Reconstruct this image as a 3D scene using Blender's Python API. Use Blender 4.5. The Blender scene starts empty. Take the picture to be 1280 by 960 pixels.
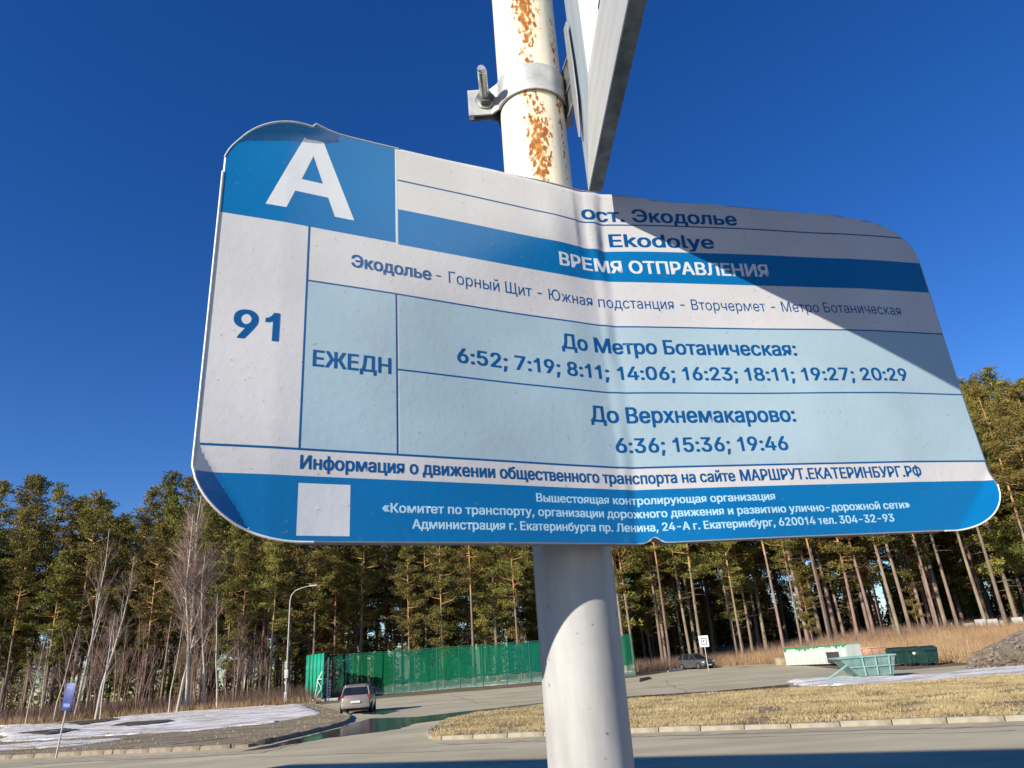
import bpy, bmesh, math, random
import numpy as np
from mathutils import Vector, Matrix, noise as mnoise
from mathutils.geometry import tessellate_polygon
random.seed(7); rng = np.random.default_rng(11)
S = bpy.context.scene; COL = S.collection
R = math.radians; PI = math.pi
# ------------------------------------------------------------------ camera
FPX = 885.0; PITCH = R(22); ROLL = R(4.3)
cr0 = Vector((1, 0, 0)); cu0 = Vector((0, -math.sin(PITCH), math.cos(PITCH))); CF = Vector((0, math.cos(PITCH), math.sin(PITCH)))
CU = math.cos(ROLL)*cu0 + math.sin(ROLL)*cr0; CR = math.cos(ROLL)*cr0 - math.sin(ROLL)*cu0
CC = Vector((0, 0, 1.6))
cam = bpy.data.cameras.new('camera'); camo = bpy.data.objects.new('camera', cam); COL.objects.link(camo)
m3 = Matrix((CR, CU, -CF)).transposed(); camo.matrix_world = Matrix.Translation(CC) @ m3.to_4x4()
cam.sensor_width = 36; cam.lens = 36*FPX/1280; cam.clip_start = 0.02; cam.clip_end = 6000
S.camera = camo
# ------------------------------------------------------------------ sky and sun
AZ = R(46); EL = R(22)                       # sun behind the camera, to its left
sdir = Vector((-math.sin(AZ)*math.cos(EL), -math.cos(AZ)*math.cos(EL), math.sin(EL)))
W = bpy.data.worlds.new('World'); S.world = W; W.use_nodes = True
nt = W.node_tree; nt.nodes.clear()
sky = nt.nodes.new('ShaderNodeTexSky'); sky.sky_type = 'NISHITA'; sky.sun_disc = False
sky.sun_elevation = EL; sky.sun_rotation = math.atan2(sdir.x, sdir.y)
sky.altitude = 300; sky.air_density = 1.0; sky.dust_density = 0.0; sky.ozone_density = 4.0
hs = nt.nodes.new('ShaderNodeHueSaturation'); hs.inputs['Saturation'].default_value = 1.27; hs.inputs['Hue'].default_value = .517
bg = nt.nodes.new('ShaderNodeBackground'); bg.inputs['Strength'].default_value = 0.10
wo = nt.nodes.new('ShaderNodeOutputWorld')
nt.links.new(sky.outputs[0], hs.inputs['Color']); nt.links.new(hs.outputs[0], bg.inputs['Color']); nt.links.new(bg.outputs[0], wo.inputs[0])
sl = bpy.data.lights.new('sun', 'SUN'); sl.energy = 5.0; sl.angle = R(0.5); sl.color = (1, 0.93, 0.82)
so = bpy.data.objects.new('sun', sl); COL.objects.link(so); so.rotation_euler = sdir.to_track_quat('Z', 'Y').to_euler(); so.location = (-20, -20, 30)
S.view_settings.view_transform = 'Standard'; S.view_settings.look = 'None'; S.view_settings.gamma = 1.0
S.view_settings.use_curve_mapping = False; S.view_settings.exposure = 0.55
S.render.engine = 'CYCLES'
S.cycles.max_bounces = 6; S.cycles.transparent_max_bounces = 12
# ------------------------------------------------------------------ materials
def srgb(h):
    return tuple((c/255/12.92 if c/255 <= .04045 else ((c/255+.055)/1.055)**2.4) for c in h)
def mat(name, c1, c2=None, scale=8.0, rough=.8, bump=0.0, bscale=60.0, metal=0.0, spec=.5, detail=6.0, stretch=None, lo=.35, hi=.65, rand=0.0, coat=0.0, trans=0.0, bdist=0):
    m = bpy.data.materials.new(name); m.use_nodes = True; n = m.node_tree; b = n.nodes['Principled BSDF']
    b.inputs['Roughness'].default_value = rough; b.inputs['Metallic'].default_value = metal; b.inputs['Specular IOR Level'].default_value = spec
    b.inputs['Coat Weight'].default_value = coat
    tc = n.nodes.new('ShaderNodeTexCoord'); mp = n.nodes.new('ShaderNodeMapping'); n.links.new(tc.outputs['Object'], mp.inputs[0])
    if stretch: mp.inputs['Scale'].default_value = stretch
    if c2 is None: c2 = tuple(x*.8 for x in c1)
    nz = n.nodes.new('ShaderNodeTexNoise'); nz.inputs['Scale'].default_value = scale; nz.inputs['Detail'].default_value = detail
    n.links.new(mp.outputs[0], nz.inputs['Vector'])
    rp = n.nodes.new('ShaderNodeValToRGB'); rp.color_ramp.elements[0].position = lo; rp.color_ramp.elements[1].position = hi
    rp.color_ramp.elements[0].color = (*c1, 1); rp.color_ramp.elements[1].color = (*c2, 1)
    n.links.new(nz.outputs['Fac'], rp.inputs[0]); col = rp.outputs[0]
    if rand:
        oi = n.nodes.new('ShaderNodeObjectInfo'); mr = n.nodes.new('ShaderNodeMapRange'); mr.inputs['To Min'].default_value = 1-rand; mr.inputs['To Max'].default_value = 1+rand
        n.links.new(oi.outputs['Random'], mr.inputs['Value'])
        h2 = n.nodes.new('ShaderNodeHueSaturation'); n.links.new(mr.outputs[0], h2.inputs['Value']); n.links.new(col, h2.inputs['Color'])
        mr2 = n.nodes.new('ShaderNodeMapRange'); mr2.inputs['To Min'].default_value = .475; mr2.inputs['To Max'].default_value = .525
        mu = n.nodes.new('ShaderNodeMath'); mu.operation = 'FRACT'; mm = n.nodes.new('ShaderNodeMath'); mm.operation = 'MULTIPLY'; mm.inputs[1].default_value = 7.31
        n.links.new(oi.outputs['Random'], mm.inputs[0]); n.links.new(mm.outputs[0], mu.inputs[0]); n.links.new(mu.outputs[0], mr2.inputs['Value']); n.links.new(mr2.outputs[0], h2.inputs['Hue'])
        col = h2.outputs[0]
    n.links.new(col, b.inputs['Base Color'])
    if bump:
        nb = n.nodes.new('ShaderNodeTexNoise'); nb.inputs['Scale'].default_value = bscale; nb.inputs['Detail'].default_value = 5
        n.links.new(mp.outputs[0], nb.inputs['Vector'])
        bp = n.nodes.new('ShaderNodeBump'); bp.inputs['Strength'].default_value = min(1, bump); bp.inputs['Distance'].default_value = bdist if bdist else .10/bscale
        n.links.new(nb.outputs['Fac'], bp.inputs['Height']); n.links.new(bp.outputs[0], b.inputs['Normal'])
    if trans:
        out = n.nodes['Material Output']; tr = n.nodes.new('ShaderNodeBsdfTransparent'); mx = n.nodes.new('ShaderNodeMixShader')
        mx.inputs[0].default_value = trans; n.links.new(b.outputs[0], mx.inputs[1]); n.links.new(tr.outputs[0], mx.inputs[2]); n.links.new(mx.outputs[0], out.inputs[0])
    return m
def nodes_of(m): return m.node_tree, m.node_tree.nodes['Principled BSDF']
# ------------------------------------------------------------------ object helpers
def tag(o, label=None, cat=None, group=None, kind=None):
    if label: o['label'] = label
    if cat: o['category'] = cat
    if group: o['group'] = group
    if kind: o['kind'] = kind
    return o
def empty(name, loc=(0, 0, 0), rz=0.0, **k):
    o = bpy.data.objects.new(name, None); COL.objects.link(o); o.location = loc; o.rotation_euler = (0, 0, rz); o.empty_display_size = .2
    return tag(o, **k)
def link(name, me, m=None, parent=None, loc=None, rot=None):
    if m is not None and len(me.materials) == 0: me.materials.append(m)
    o = bpy.data.objects.new(name, me); COL.objects.link(o)
    if parent: o.parent = parent
    if loc is not None: o.location = loc
    if rot is not None: o.rotation_euler = rot
    return o
def mesh_np(name, v, f, mi=None, smooth=False):
    """v Nx3 array, f list of / array of faces of one size"""
    me = bpy.data.meshes.new(name)
    v = np.asarray(v, dtype=np.float32); f = np.asarray(f, dtype=np.int32)
    k = f.shape[1]
    me.vertices.add(len(v)); me.vertices.foreach_set('co', v.ravel())
    me.loops.add(f.size); me.loops.foreach_set('vertex_index', f.ravel())
    me.polygons.add(len(f)); me.polygons.foreach_set('loop_start', np.arange(0, f.size, k, dtype=np.int32))
    if mi is not None: me.polygons.foreach_set('material_index', np.asarray(mi, dtype=np.int32))
    me.polygons.foreach_set('use_smooth', np.full(len(f), smooth))
    me.update(calc_edges=True); me.validate(); return me
def bm_mesh(name, bm, smooth=False, ang=None):
    me = bpy.data.meshes.new(name); bmesh.ops.recalc_face_normals(bm, faces=bm.faces); bm.to_mesh(me); bm.free()
    if smooth:
        for p in me.polygons: p.use_smooth = True
        if ang: me.set_sharp_from_angle(angle=R(ang))
    return me
def add_box(bm, x0, x1, y0, y1, z0, z1, M=None, bev=0.0):
    t = bmesh.new(); bmesh.ops.create_cube(t, size=1)
    for v in t.verts: v.co = Vector(((x0+x1)/2+v.co.x*(x1-x0), (y0+y1)/2+v.co.y*(y1-y0), (z0+z1)/2+v.co.z*(z1-z0)))
    if bev: bmesh.ops.bevel(t, geom=t.edges[:], offset=bev, segments=2, affect='EDGES', profile=.5)
    join(bm, t, M)
def join(bm, t, M=None):
    if M is not None: bmesh.ops.transform(t, matrix=M, verts=t.verts)
    mp = {}
    for v in t.verts: mp[v] = bm.verts.new(v.co)
    for f in t.faces:
        try:
            g = bm.faces.new([mp[v] for v in f.verts]); g.material_index = f.material_index; g.smooth = f.smooth
        except ValueError: pass
    t.free()
def tube(bm, pts, rad, n=8, cap=True):
    pts = [Vector(p) for p in pts]
    if not hasattr(rad, '__len__'): rad = [rad]*len(pts)
    rings = []; up = Vector((0, 0, 1)); d0 = (pts[1]-pts[0]).normalized()
    a = d0.cross(up)
    if a.length < .05: a = d0.cross(Vector((0, 1, 0)))
    a.normalize()
    for i, p in enumerate(pts):
        d = (pts[min(i+1, len(pts)-1)]-pts[max(i-1, 0)]).normalized()
        a = (a - d*a.dot(d)).normalized(); b = d.cross(a)
        rings.append([bm.verts.new(p+(a*math.cos(2*PI*k/n)+b*math.sin(2*PI*k/n))*rad[i]) for k in range(n)])
    for i in range(len(rings)-1):
        for k in range(n): bm.faces.new((rings[i][k], rings[i][(k+1) % n], rings[i+1][(k+1) % n], rings[i+1][k]))
    if cap: bm.faces.new(rings[0][::-1]); bm.faces.new(rings[-1])
def tube_obj(name, pts, rad, m, parent=None, n=10):
    bm = bmesh.new(); tube(bm, pts, rad, n); return link(name, bm_mesh(name, bm, True, 50), m, parent)
def box_obj(name, b, m, parent=None, bev=0.0, M=None):
    bm = bmesh.new(); add_box(bm, *b, M=M, bev=bev); return link(name, bm_mesh(name, bm, bev > 0, 40), m, parent)
def copy_tree(o, parent=None):
    c = o.copy(); COL.objects.link(c)
    if parent is not None: c.parent = parent
    for ch in KIDS(o): copy_tree(ch, c)
    return c
def KIDS(o): return [x for x in o.children]
# ------------------------------------------------------------------ terrain
def sm(a, b, x):
    t = min(1, max(0, (x-a)/(b-a))); return t*t*(3-2*t)
def terr(x, y):
    if y < 40: return 0.0
    z = .012*max(0, min(y, 150)-48)*sm(-25, 5, x)
    z += .045*max(0, min(y, 100)-52)*sm(22, 40, x)
    return z
def vray(x, y): return CR*((x-640)/FPX) - CU*((y-480)/FPX) + CF
def G(x, y):
    """the point of the terrain that a surveyed direction meets"""
    w = vray(x, y)
    if w.z > -.002: w.z = -.002
    t = 3.0
    while t < 400:
        P = CC+w*t
        if P.z <= terr(P.x, P.y): break
        t *= 1.01
    lo, hi = t/1.01, t
    for _ in range(25):
        mdl = (lo+hi)/2; P = CC+w*mdl
        if P.z <= terr(P.x, P.y): hi = mdl
        else: lo = mdl
    return CC+w*hi
def GX(x, y, D):
    w = vray(x, y); return CC+w*(D/w.y)
def sheet(name, poly, m, dz, step=4.0, thick=0.0, kind='structure', parent=None, label=None):
    bm = bmesh.new(); vs = [bm.verts.new((p[0], p[1], 0)) for p in poly]; f = bm.faces.new(vs)
    if f.normal.z < 0: bmesh.ops.reverse_faces(bm, faces=[f])
    xs = [p[0] for p in poly]; ys = [p[1] for p in poly]
    if max(ys) > 40:
        for ax, lo, hi in ((0, min(xs), max(xs)), (1, max(40, min(ys)), max(ys))):
            k = math.ceil(lo/step)
            while k*step < hi:
                co = [0, 0, 0]; co[ax] = k*step; no = [0, 0, 0]; no[ax] = 1
                bmesh.ops.bisect_plane(bm, geom=bm.verts[:]+bm.edges[:]+bm.faces[:], plane_co=co, plane_no=no); k += 1
    bmesh.ops.triangulate(bm, faces=bm.faces[:])
    for v in bm.verts: v.co.z = terr(v.co.x, v.co.y)+dz
    if thick:
        r = bmesh.ops.extrude_face_region(bm, geom=bm.faces[:])
        for v in r['geom']:
            if isinstance(v, bmesh.types.BMVert): v.co.z -= thick
    o = link(name, bm_mesh(name, bm), m, parent)
    if kind and not parent: o['kind'] = kind
    return o
def jag(poly, amp=.25, sub=6):
    """irregular outline: points inserted and pushed about"""
    out = []; n = len(poly)
    for i in range(n):
        a = Vector(poly[i][:2]); b = Vector(poly[(i+1) % n][:2]); L = (b-a).length; k = max(1, min(sub*6, int(L/ (amp*3))))
        d = (b-a); nn = Vector((-d.y, d.x)).normalized()
        for j in range(k):
            out.append(tuple(a+d*(j/k)+nn*random.uniform(-amp, amp)*(0 if j == 0 else 1)))
    return out
def PX(l): return [tuple(G(*p)[:2]) for p in l]

M_ground = mat('forest_floor', (.10, .065, .035), (.19, .135, .07), scale=.8, rough=.95, bump=.6, bdist=0.100, bscale=6)
M_grassbase = mat('dry_turf', (.17, .12, .06), (.33, .25, .12), scale=1.6, rough=.95, bump=.8, bdist=0.024, bscale=25, stretch=(1, 1.6, 1))
M_snow = mat('old_snow', (.50, .44, .36), (.90, .87, .82), scale=1.1, rough=.7, bump=.9, bdist=0.133, bscale=4.5, stretch=(.35, 2.2, 1), lo=.44, hi=.54, detail=9)
M_kerb2 = mat('muddy_kerb', (.16, .125, .085), (.27, .22, .16), scale=5, rough=.9, bump=.5, bscale=40)
M_kerb = mat('kerb_concrete', (.22, .19, .135), (.34, .30, .22), scale=5, rough=.9, bump=.5, bscale=40)
M_wet = mat('wet_asphalt', (.035, .034, .030), (.07, .065, .052), scale=1.1, rough=.16, bump=.06, bscale=12)
M_asph = mat('dusty_asphalt', (.42, .365, .24), (.52, .46, .31), scale=.35, rough=.9, bump=.5, bscale=90, detail=10, spec=.15)
# asphalt: add fine aggregate and darker tyre-polished streaks
n, b = nodes_of(M_asph)
tc = n.nodes.new('ShaderNodeTexCoord'); nz = n.nodes.new('ShaderNodeTexNoise'); nz.inputs['Scale'].default_value = 55; nz.inputs['Detail'].default_value = 3
n.links.new(tc.outputs['Object'], nz.inputs['Vector'])
mp2 = n.nodes.new('ShaderNodeMapping'); mp2.inputs['Rotation'].default_value = (0, 0, R(20)); mp2.inputs['Scale'].default_value = (.05, .9, 1)
n.links.new(tc.outputs['Object'], mp2.inputs[0]); nz2 = n.nodes.new('ShaderNodeTexNoise'); nz2.inputs['Scale'].default_value = 1.0; nz2.inputs['Detail'].default_value = 4; n.links.new(mp2.outputs[0], nz2.inputs['Vector'])
ad = n.nodes.new('ShaderNodeMath'); ad.operation = 'ADD'; n.links.new(nz.outputs['Fac'], ad.inputs[0]); n.links.new(nz2.outputs['Fac'], ad.inputs[1])
mr = n.nodes.new('ShaderNodeMapRange'); mr.inputs['From Min'].default_value = .6; mr.inputs['From Max'].default_value = 1.4; mr.inputs['To Min'].default_value = .72; mr.inputs['To Max'].default_value = 1.25
n.links.new(ad.outputs[0], mr.inputs['Value']); h2 = n.nodes.new('ShaderNodeHueSaturation'); src = b.inputs['Base Color'].links[0].from_socket
n.links.new(src, h2.inputs['Color']); n.links.new(mr.outputs[0], h2.inputs['Value']); n.links.new(h2.outputs[0], b.inputs['Base Color'])

# ------------------------------------------------------------------ ground sheets
gx = np.unique(np.concatenate([np.linspace(-1500, -160, 12), np.arange(-160, 200.1, 4), np.linspace(200, 1500, 12)]))
gy = np.unique(np.concatenate([np.linspace(-300, -40, 6), np.arange(-40, 180.1, 4), np.linspace(180, 2500, 14)]))
V = np.array([(x, y, terr(x, y)) for y in gy for x in gx]); nx = len(gx)
Fc = np.array([(j*nx+i, j*nx+i+1, (j+1)*nx+i+1, (j+1)*nx+i) for j in range(len(gy)-1) for i in range(nx-1)])
tag(link('ground', mesh_np('ground', V, Fc), M_ground), kind='structure')
far = PX([(400, 881), (480, 873), (640, 860), (793, 847), (830, 841), (900, 831), (980, 828), (1060, 838), (1130, 838), (1180, 834), (1280, 826)])
# the road and the parking area behind it: one asphalt sheet
sheet('road', [(-60, -30), (70, -30), (70, 45), far[-1]] + far[::-1][1:] + [G(396, 885)[:2], (-14, 40), (-14, 29), (-30, 31.5), (-60, 36)], M_asph, .02)
sheet('pavement', [(-3, -6), (6, -6), (6, 5), (-3, 5)], mat('paving', (.2, .19, .17), scale=3, bump=.3), .09, thick=.09)
M_verge = mat('trampled_verge', (.17, .125, .075), (.30, .24, .15), scale=.9, rough=.95, bump=.7, bdist=0.075, bscale=8, stretch=(.5, 1.5, 1))
vk = [(0, 950), (120, 944), (230, 940), (310, 935), (360, 924), (410, 912), (434, 904), (437, 898), (425, 890), (396, 882)]
vkw = [tuple(G(*p)[:2]) for p in vk]
verge_poly = vkw + [(-24, 84), (-90, 92), (-90, 33), (-30, 30)]
sheet('verge', verge_poly, M_verge, .10, thick=.2)
isl_front = [(540, 926), (600, 924), (680, 921), (790, 917), (1000, 911), (1280, 902)]
islw = [tuple(G(*p)[:2]) for p in isl_front]; d = Vector(islw[-1])-Vector(islw[-2]); islw.append(tuple(Vector(islw[-1])+d*5))
isl_back = PX([(1280, 846), (1130, 857), (1000, 863), (790, 877), (680, 884), (600, 894), (560, 903), (537, 917)])
isl_poly = islw+[(islw[-1][0]+3, isl_back[0][1]+2), (50, 32)]+isl_back
sheet('grass_island', isl_poly, M_grassbase, .11, thick=.2)
# kerbs: stones laid one by one along a line
def kerb(name, path, m, h=.125, w=.16, L=1.0, gap=.012, mx=300):
    root = empty(name); root['kind'] = 'structure'
    bm = bmesh.new(); add_box(bm, 0, L-gap, -w/2, w/2, -.1, h, bev=.018); me = bm_mesh('kerb_stone', bm, True, 40); me.materials.append(m)
    pts = [Vector((p[0], p[1])) for p in path]; k = 0
    i = 0; pos = pts[0].copy(); 
    seg = []; tot = 0
    for a, c in zip(pts[:-1], pts[1:]): seg.append((tot, a, c)); tot += (c-a).length
    def at(s):
        for st, a, c in reversed(seg):
            if s >= st: return a+(c-a).normalized()*(s-st)
        return pts[0]
    s = 0
    while s+L <= tot and k < mx:
        a = at(s); c = at(s+L); dd = c-a
        o = bpy.data.objects.new('kerb_stone', me); COL.objects.link(o); o.parent = root
        o.location = (a.x, a.y, terr(a.x, a.y)+random.uniform(-.012, .012)); o.rotation_euler = (0, -math.atan2(terr(c.x, c.y)-terr(a.x, a.y), L), math.atan2(dd.y, dd.x)+random.uniform(-.012, .012))
        s += L; k += 1
    return root
nose = [isl_back[-3], isl_back[-2], isl_back[-1], islw[0]]
kerb('kerb', [isl_back[3], isl_back[4], isl_back[5]]+nose+islw[1:], M_kerb)
kerb('kerb', [(-60, 35)]+[tuple(vkw[0])]+vkw[1:], M_kerb2, h=.15)
M_kerbw = mat('limewashed_concrete', (.6, .58, .52), (.72, .7, .66), scale=3, rough=.9, bump=.4, bscale=30)
fk = PX([(835, 840), (900, 830.5), (980, 828)])
kerb('kerb', fk, M_kerbw, h=.16, L=1.5)
# snow and wet strips
def snow(px, dz=.13, amp=.3, name='snow_patch', base=.10, relief=.11, step=.45):
    """melting snow: an uneven cover that sinks under the ground where it has thawed"""
    poly = jag(PX(px), amp); bm = bmesh.new(); bm.faces.new([bm.verts.new((p[0], p[1], 0)) for p in poly])
    for ax in (0, 1):
        c_ = [p[ax] for p in poly]; k = math.ceil(min(c_)/step)
        while k*step < max(c_):
            co = [0, 0, 0]; co[ax] = k*step; no = [0, 0, 0]; no[ax] = 1
            bmesh.ops.bisect_plane(bm, geom=bm.verts[:]+bm.edges[:]+bm.faces[:], plane_co=co, plane_no=no); k += 1
    bmesh.ops.triangulate(bm, faces=bm.faces[:])
    for v in bm.verts:
        x, y = v.co.x, v.co.y; n1 = mnoise.noise(Vector((x*.22, y*.75, 8.1)))*.62+mnoise.noise(Vector((x*.8, y*2.1, 1.1)))*.38+mnoise.noise(Vector((x*2.7, y*4, 5)))*.2
        v.co.z = terr(x, y)+base+(-.04 if v.is_boundary else .020+relief*(n1+.12))
    for f in bm.faces:
        if f.normal.z < 0: f.normal_flip()
        f.smooth = True
    o = link(name, bm_mesh(name, bm), M_snow); o['kind'] = 'structure'
    for p in o.data.polygons: p.use_smooth = True
    return o
snow([(0, 908), (90, 906), (200, 890), (330, 884), (372, 882), (400, 890), (398, 896), (330, 908), (250, 916), (150, 922), (60, 928), (0, 930)], .15, .35)
snow([(-60, 938), (0, 934), (110, 928), (160, 926), (100, 936), (0, 942), (-60, 948)], .13, .12)
snow([(985, 851), (1060, 846), (1130, 847), (1200, 840), (1300, 833), (1300, 846), (1180, 855), (1100, 858), (1000, 859)], .14, .2, base=.05)
snow([(1180, 862), (1225, 860), (1230, 863), (1190, 866)], .13, .1)
snow([(405, 873), (480, 868), (640, 855), (793, 842), (793, 839), (640, 850), (480, 862), (405, 868)], .10, .3, base=.03)
M_mud = mat('damp_earth', (.05, .038, .025), (.10, .08, .05), scale=2, rough=.8, bump=.8, bdist=0.060, bscale=10)
sheet('earth_patch', jag(PX([(135, 911), (160, 906), (210, 903), (216, 905), (180, 910)]), .12), M_mud, .19, thick=.02)
sheet('earth_patch', jag(PX([(20, 920), (80, 914), (100, 916), (60, 922)]), .15), M_mud, .19, thick=.02)
sheet('earth_patch', jag(PX([(80, 906), (140, 900), (150, 902), (100, 909)]), .2), M_mud, .19, thick=.02)
def wet(px, amp=.2): return sheet('wet_patch', jag(PX(px), amp), M_wet, .032)
wet([(462, 899), (520, 897), (600, 888), (680, 879), (680, 884), (600, 892.5), (552, 901), (520, 905), (500, 912), (455, 918), (400, 925), (330, 938), (300, 941), (345, 931), (410, 915), (440, 905)], .12)
wet([(680, 878), (790, 871), (900, 864), (1010, 854), (1045, 851), (1040, 855), (985, 862), (790, 875), (680, 883)], .07)
wet([(450, 893), (480, 888), (500, 889), (478, 894)], .1)
wet([(800, 848), (812, 846), (815, 849), (800, 853)], .1)

# cracks in the asphalt, a darker patch, and sand swept along the kerbs
M_crack = mat('tar_crack', (.05, .045, .04), (.08, .07, .06), scale=3, rough=.9)
def crack(p0, p1, name='road_crack', w=.018):
    a, c = Vector(G(*p0)[:2]), Vector(G(*p1)[:2]); n_ = max(8, int((c-a).length/.35)); nn = Vector((-(c-a).y, (c-a).x)).normalized(); off = 0; v = []
    for i in range(n_+1):
        off = off*.8+random.uniform(-.12, .12); q = a.lerp(c, i/n_)+nn*off; ww = w*random.uniform(.3, 1.2)
        for s_ in (-1, 1): r_ = q+nn*ww*s_; v.append((r_.x, r_.y, terr(r_.x, r_.y)+.0245))
    o = link(name, mesh_np(name, v, [(2*i, 2*i+2, 2*i+3, 2*i+1) for i in range(n_)]), M_crack); o['kind'] = 'structure'
for a_ in (((300, 948), (640, 936)), ((840, 925), (1270, 915)), ((500, 884), (680, 868)), ((800, 862), (960, 846)), ((830, 850), (860, 866)), ((560, 868), (600, 880))): crack(*a_)
M_sand = mat('road_sand', (.34, .27, .17), (.48, .41, .29), scale=2.5, rough=.95, bump=.4, bscale=30)
def sand(px): sheet('road_sand', jag(PX(px), .10), M_sand, .0285)
sand([(545, 929), (680, 924), (790, 920), (1000, 914), (1290, 904.5), (1290, 909), (1000, 917), (790, 923), (680, 928), (560, 932)])
sand([(40, 951), (230, 944), (320, 939), (360, 930), (372, 931), (330, 942), (230, 948), (40, 956)])
# ------------------------------------------------------------------ tufts and blades (uncountable cover)
def blades(name, pos, h, w, m, lean=.5, per=3, label=None, dz=0.0):
    N = len(pos)*per
    P = np.repeat(np.asarray(pos), per, axis=0)+np.concatenate([rng.normal(0, w*2.0, (N, 2)), np.zeros((N, 1))], 1)
    a = rng.uniform(0, 2*PI, N); hh = h*rng.uniform(.45, 1.25, N); ww = w*rng.uniform(.6, 1.4, N)
    d = np.stack([np.cos(a), np.sin(a), np.zeros(N)], 1); la = rng.uniform(0, 2*PI, N); ll = hh*lean*rng.uniform(0, 1, N)
    tip = P+np.stack([np.cos(la)*ll, np.sin(la)*ll, hh], 1)
    v = np.empty((N*3, 3)); v[0::3] = P-d*ww[:, None]/2; v[1::3] = P+d*ww[:, None]/2; v[2::3] = tip; v[:, 2] += dz
    f = np.arange(N*3).reshape(-1, 3); o = link(name, mesh_np(name, v, f), m); o['kind'] = 'stuff'
    if label: o['label'] = label
    return o
def inside(poly, x, y):
    c = False; n = len(poly); j = n-1
    for i in range(n):
        xi, yi = poly[i][:2]; xj, yj = poly[j][:2]
        if (yi > y) != (yj > y) and x < (xj-xi)*(y-yi)/(yj-yi)+xi: c = not c
        j = i
    return c
def scatter(poly, n, bias=None):
    xs = [p[0] for p in poly]; ys = [p[1] for p in poly]; out = []; t = 0
    while len(out) < n and t < n*12:
        t += 1; x = random.uniform(min(xs), max(xs)); y = random.uniform(min(ys), max(ys))
        if inside(poly, x, y) and (bias is None or random.random() < bias(x, y)): out.append((x, y, terr(x, y)))
    return out
M_blade = mat('dry_grass', (.33, .25, .115), (.50, .39, .20), scale=.6, rough=.9)
M_reed = mat('dry_reeds', (.30, .17, .085), (.42, .29, .15), scale=.25, rough=.9)
M_brush = mat('bare_brush', (.13, .075, .05), (.20, .13, .09), scale=.2, rough=.95)
vis_isl = islw[:-1]+[(13, 14.5), (26, 32)]+isl_back
from mathutils import noise as mnoise
def nb(s, lo=.35): return lambda x, y: max(0.06, min(1.0, .50+1.9*mnoise.noise(Vector((x*s, y*s*1.7, 3.1)))))
blades('grass', scatter(vis_isl, 42000, nb(.7)), .07, .016, M_blade, lean=1.4, per=4, label='short dry yellow grass on the road island', dz=.11)
blades('grass', scatter([p for p in verge_poly], 20000, nb(.4)), .06, .02, M_blade, lean=1.0, per=3, label='sparse dry grass on the snowy verge', dz=.10)
# ------------------------------------------------------------------ pole (one of the near things)
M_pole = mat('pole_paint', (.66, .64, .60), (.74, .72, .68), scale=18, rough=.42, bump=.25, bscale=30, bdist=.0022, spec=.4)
n, b = nodes_of(M_pole)
geo = n.nodes.new('ShaderNodeNewGeometry'); sx = n.nodes.new('ShaderNodeSeparateXYZ'); n.links.new(geo.outputs['Position'], sx.inputs[0])
src = b.inputs['Base Color'].links[0].from_socket
def ramp(nodes, links, val, stops):
    r = nodes.new('ShaderNodeValToRGB'); e = r.color_ramp.elements
    e[0].position, e[0].color = stops[0][0], (*stops[0][1], 1); e[1].position, e[1].color = stops[-1][0], (*stops[-1][1], 1)
    for p_, c_ in stops[1:-1]:
        q = e.new(p_); q.color = (*c_, 1)
    links.new(val, r.inputs[0]); return r.outputs[0]
def math_(n, op, a, c, clamp=False):
    k = n.nodes.new('ShaderNodeMath'); k.operation = op; k.use_clamp = clamp
    for i, x in enumerate((a, c)):
        if isinstance(x, (int, float)): k.inputs[i].default_value = x
        elif x is not None: n.links.new(x, k.inputs[i])
    return k.outputs[0]
# cream above the timetable, darker and greyer below it
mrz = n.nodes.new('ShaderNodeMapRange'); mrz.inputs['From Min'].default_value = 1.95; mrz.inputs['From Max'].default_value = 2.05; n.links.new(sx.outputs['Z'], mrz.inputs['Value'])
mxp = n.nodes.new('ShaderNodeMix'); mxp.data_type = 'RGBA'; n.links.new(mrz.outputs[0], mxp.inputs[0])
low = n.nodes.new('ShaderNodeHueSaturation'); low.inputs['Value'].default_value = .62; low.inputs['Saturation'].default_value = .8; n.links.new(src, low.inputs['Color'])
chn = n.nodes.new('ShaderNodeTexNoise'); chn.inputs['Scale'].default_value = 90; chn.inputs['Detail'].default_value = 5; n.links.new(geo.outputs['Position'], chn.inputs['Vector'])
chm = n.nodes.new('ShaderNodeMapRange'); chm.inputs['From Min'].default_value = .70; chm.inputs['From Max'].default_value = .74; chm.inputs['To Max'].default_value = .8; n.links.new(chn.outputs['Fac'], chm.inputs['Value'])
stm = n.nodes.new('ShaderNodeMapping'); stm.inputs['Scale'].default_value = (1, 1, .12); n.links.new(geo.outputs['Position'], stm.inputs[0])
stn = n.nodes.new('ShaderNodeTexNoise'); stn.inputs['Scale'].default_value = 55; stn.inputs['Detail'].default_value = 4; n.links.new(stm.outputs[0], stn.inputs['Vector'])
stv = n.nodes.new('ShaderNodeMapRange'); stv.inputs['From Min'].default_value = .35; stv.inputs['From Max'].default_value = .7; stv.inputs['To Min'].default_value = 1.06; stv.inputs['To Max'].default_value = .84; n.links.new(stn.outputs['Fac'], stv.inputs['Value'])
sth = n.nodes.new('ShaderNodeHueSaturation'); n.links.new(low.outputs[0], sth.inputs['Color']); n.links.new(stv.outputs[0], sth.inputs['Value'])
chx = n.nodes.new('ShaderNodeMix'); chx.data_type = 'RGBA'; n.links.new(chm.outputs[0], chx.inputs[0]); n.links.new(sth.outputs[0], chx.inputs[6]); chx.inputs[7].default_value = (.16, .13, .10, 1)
n.links.new(chx.outputs[2], mxp.inputs[6]); mxp.inputs[7].default_value = (.78, .70, .55, 1)
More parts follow.
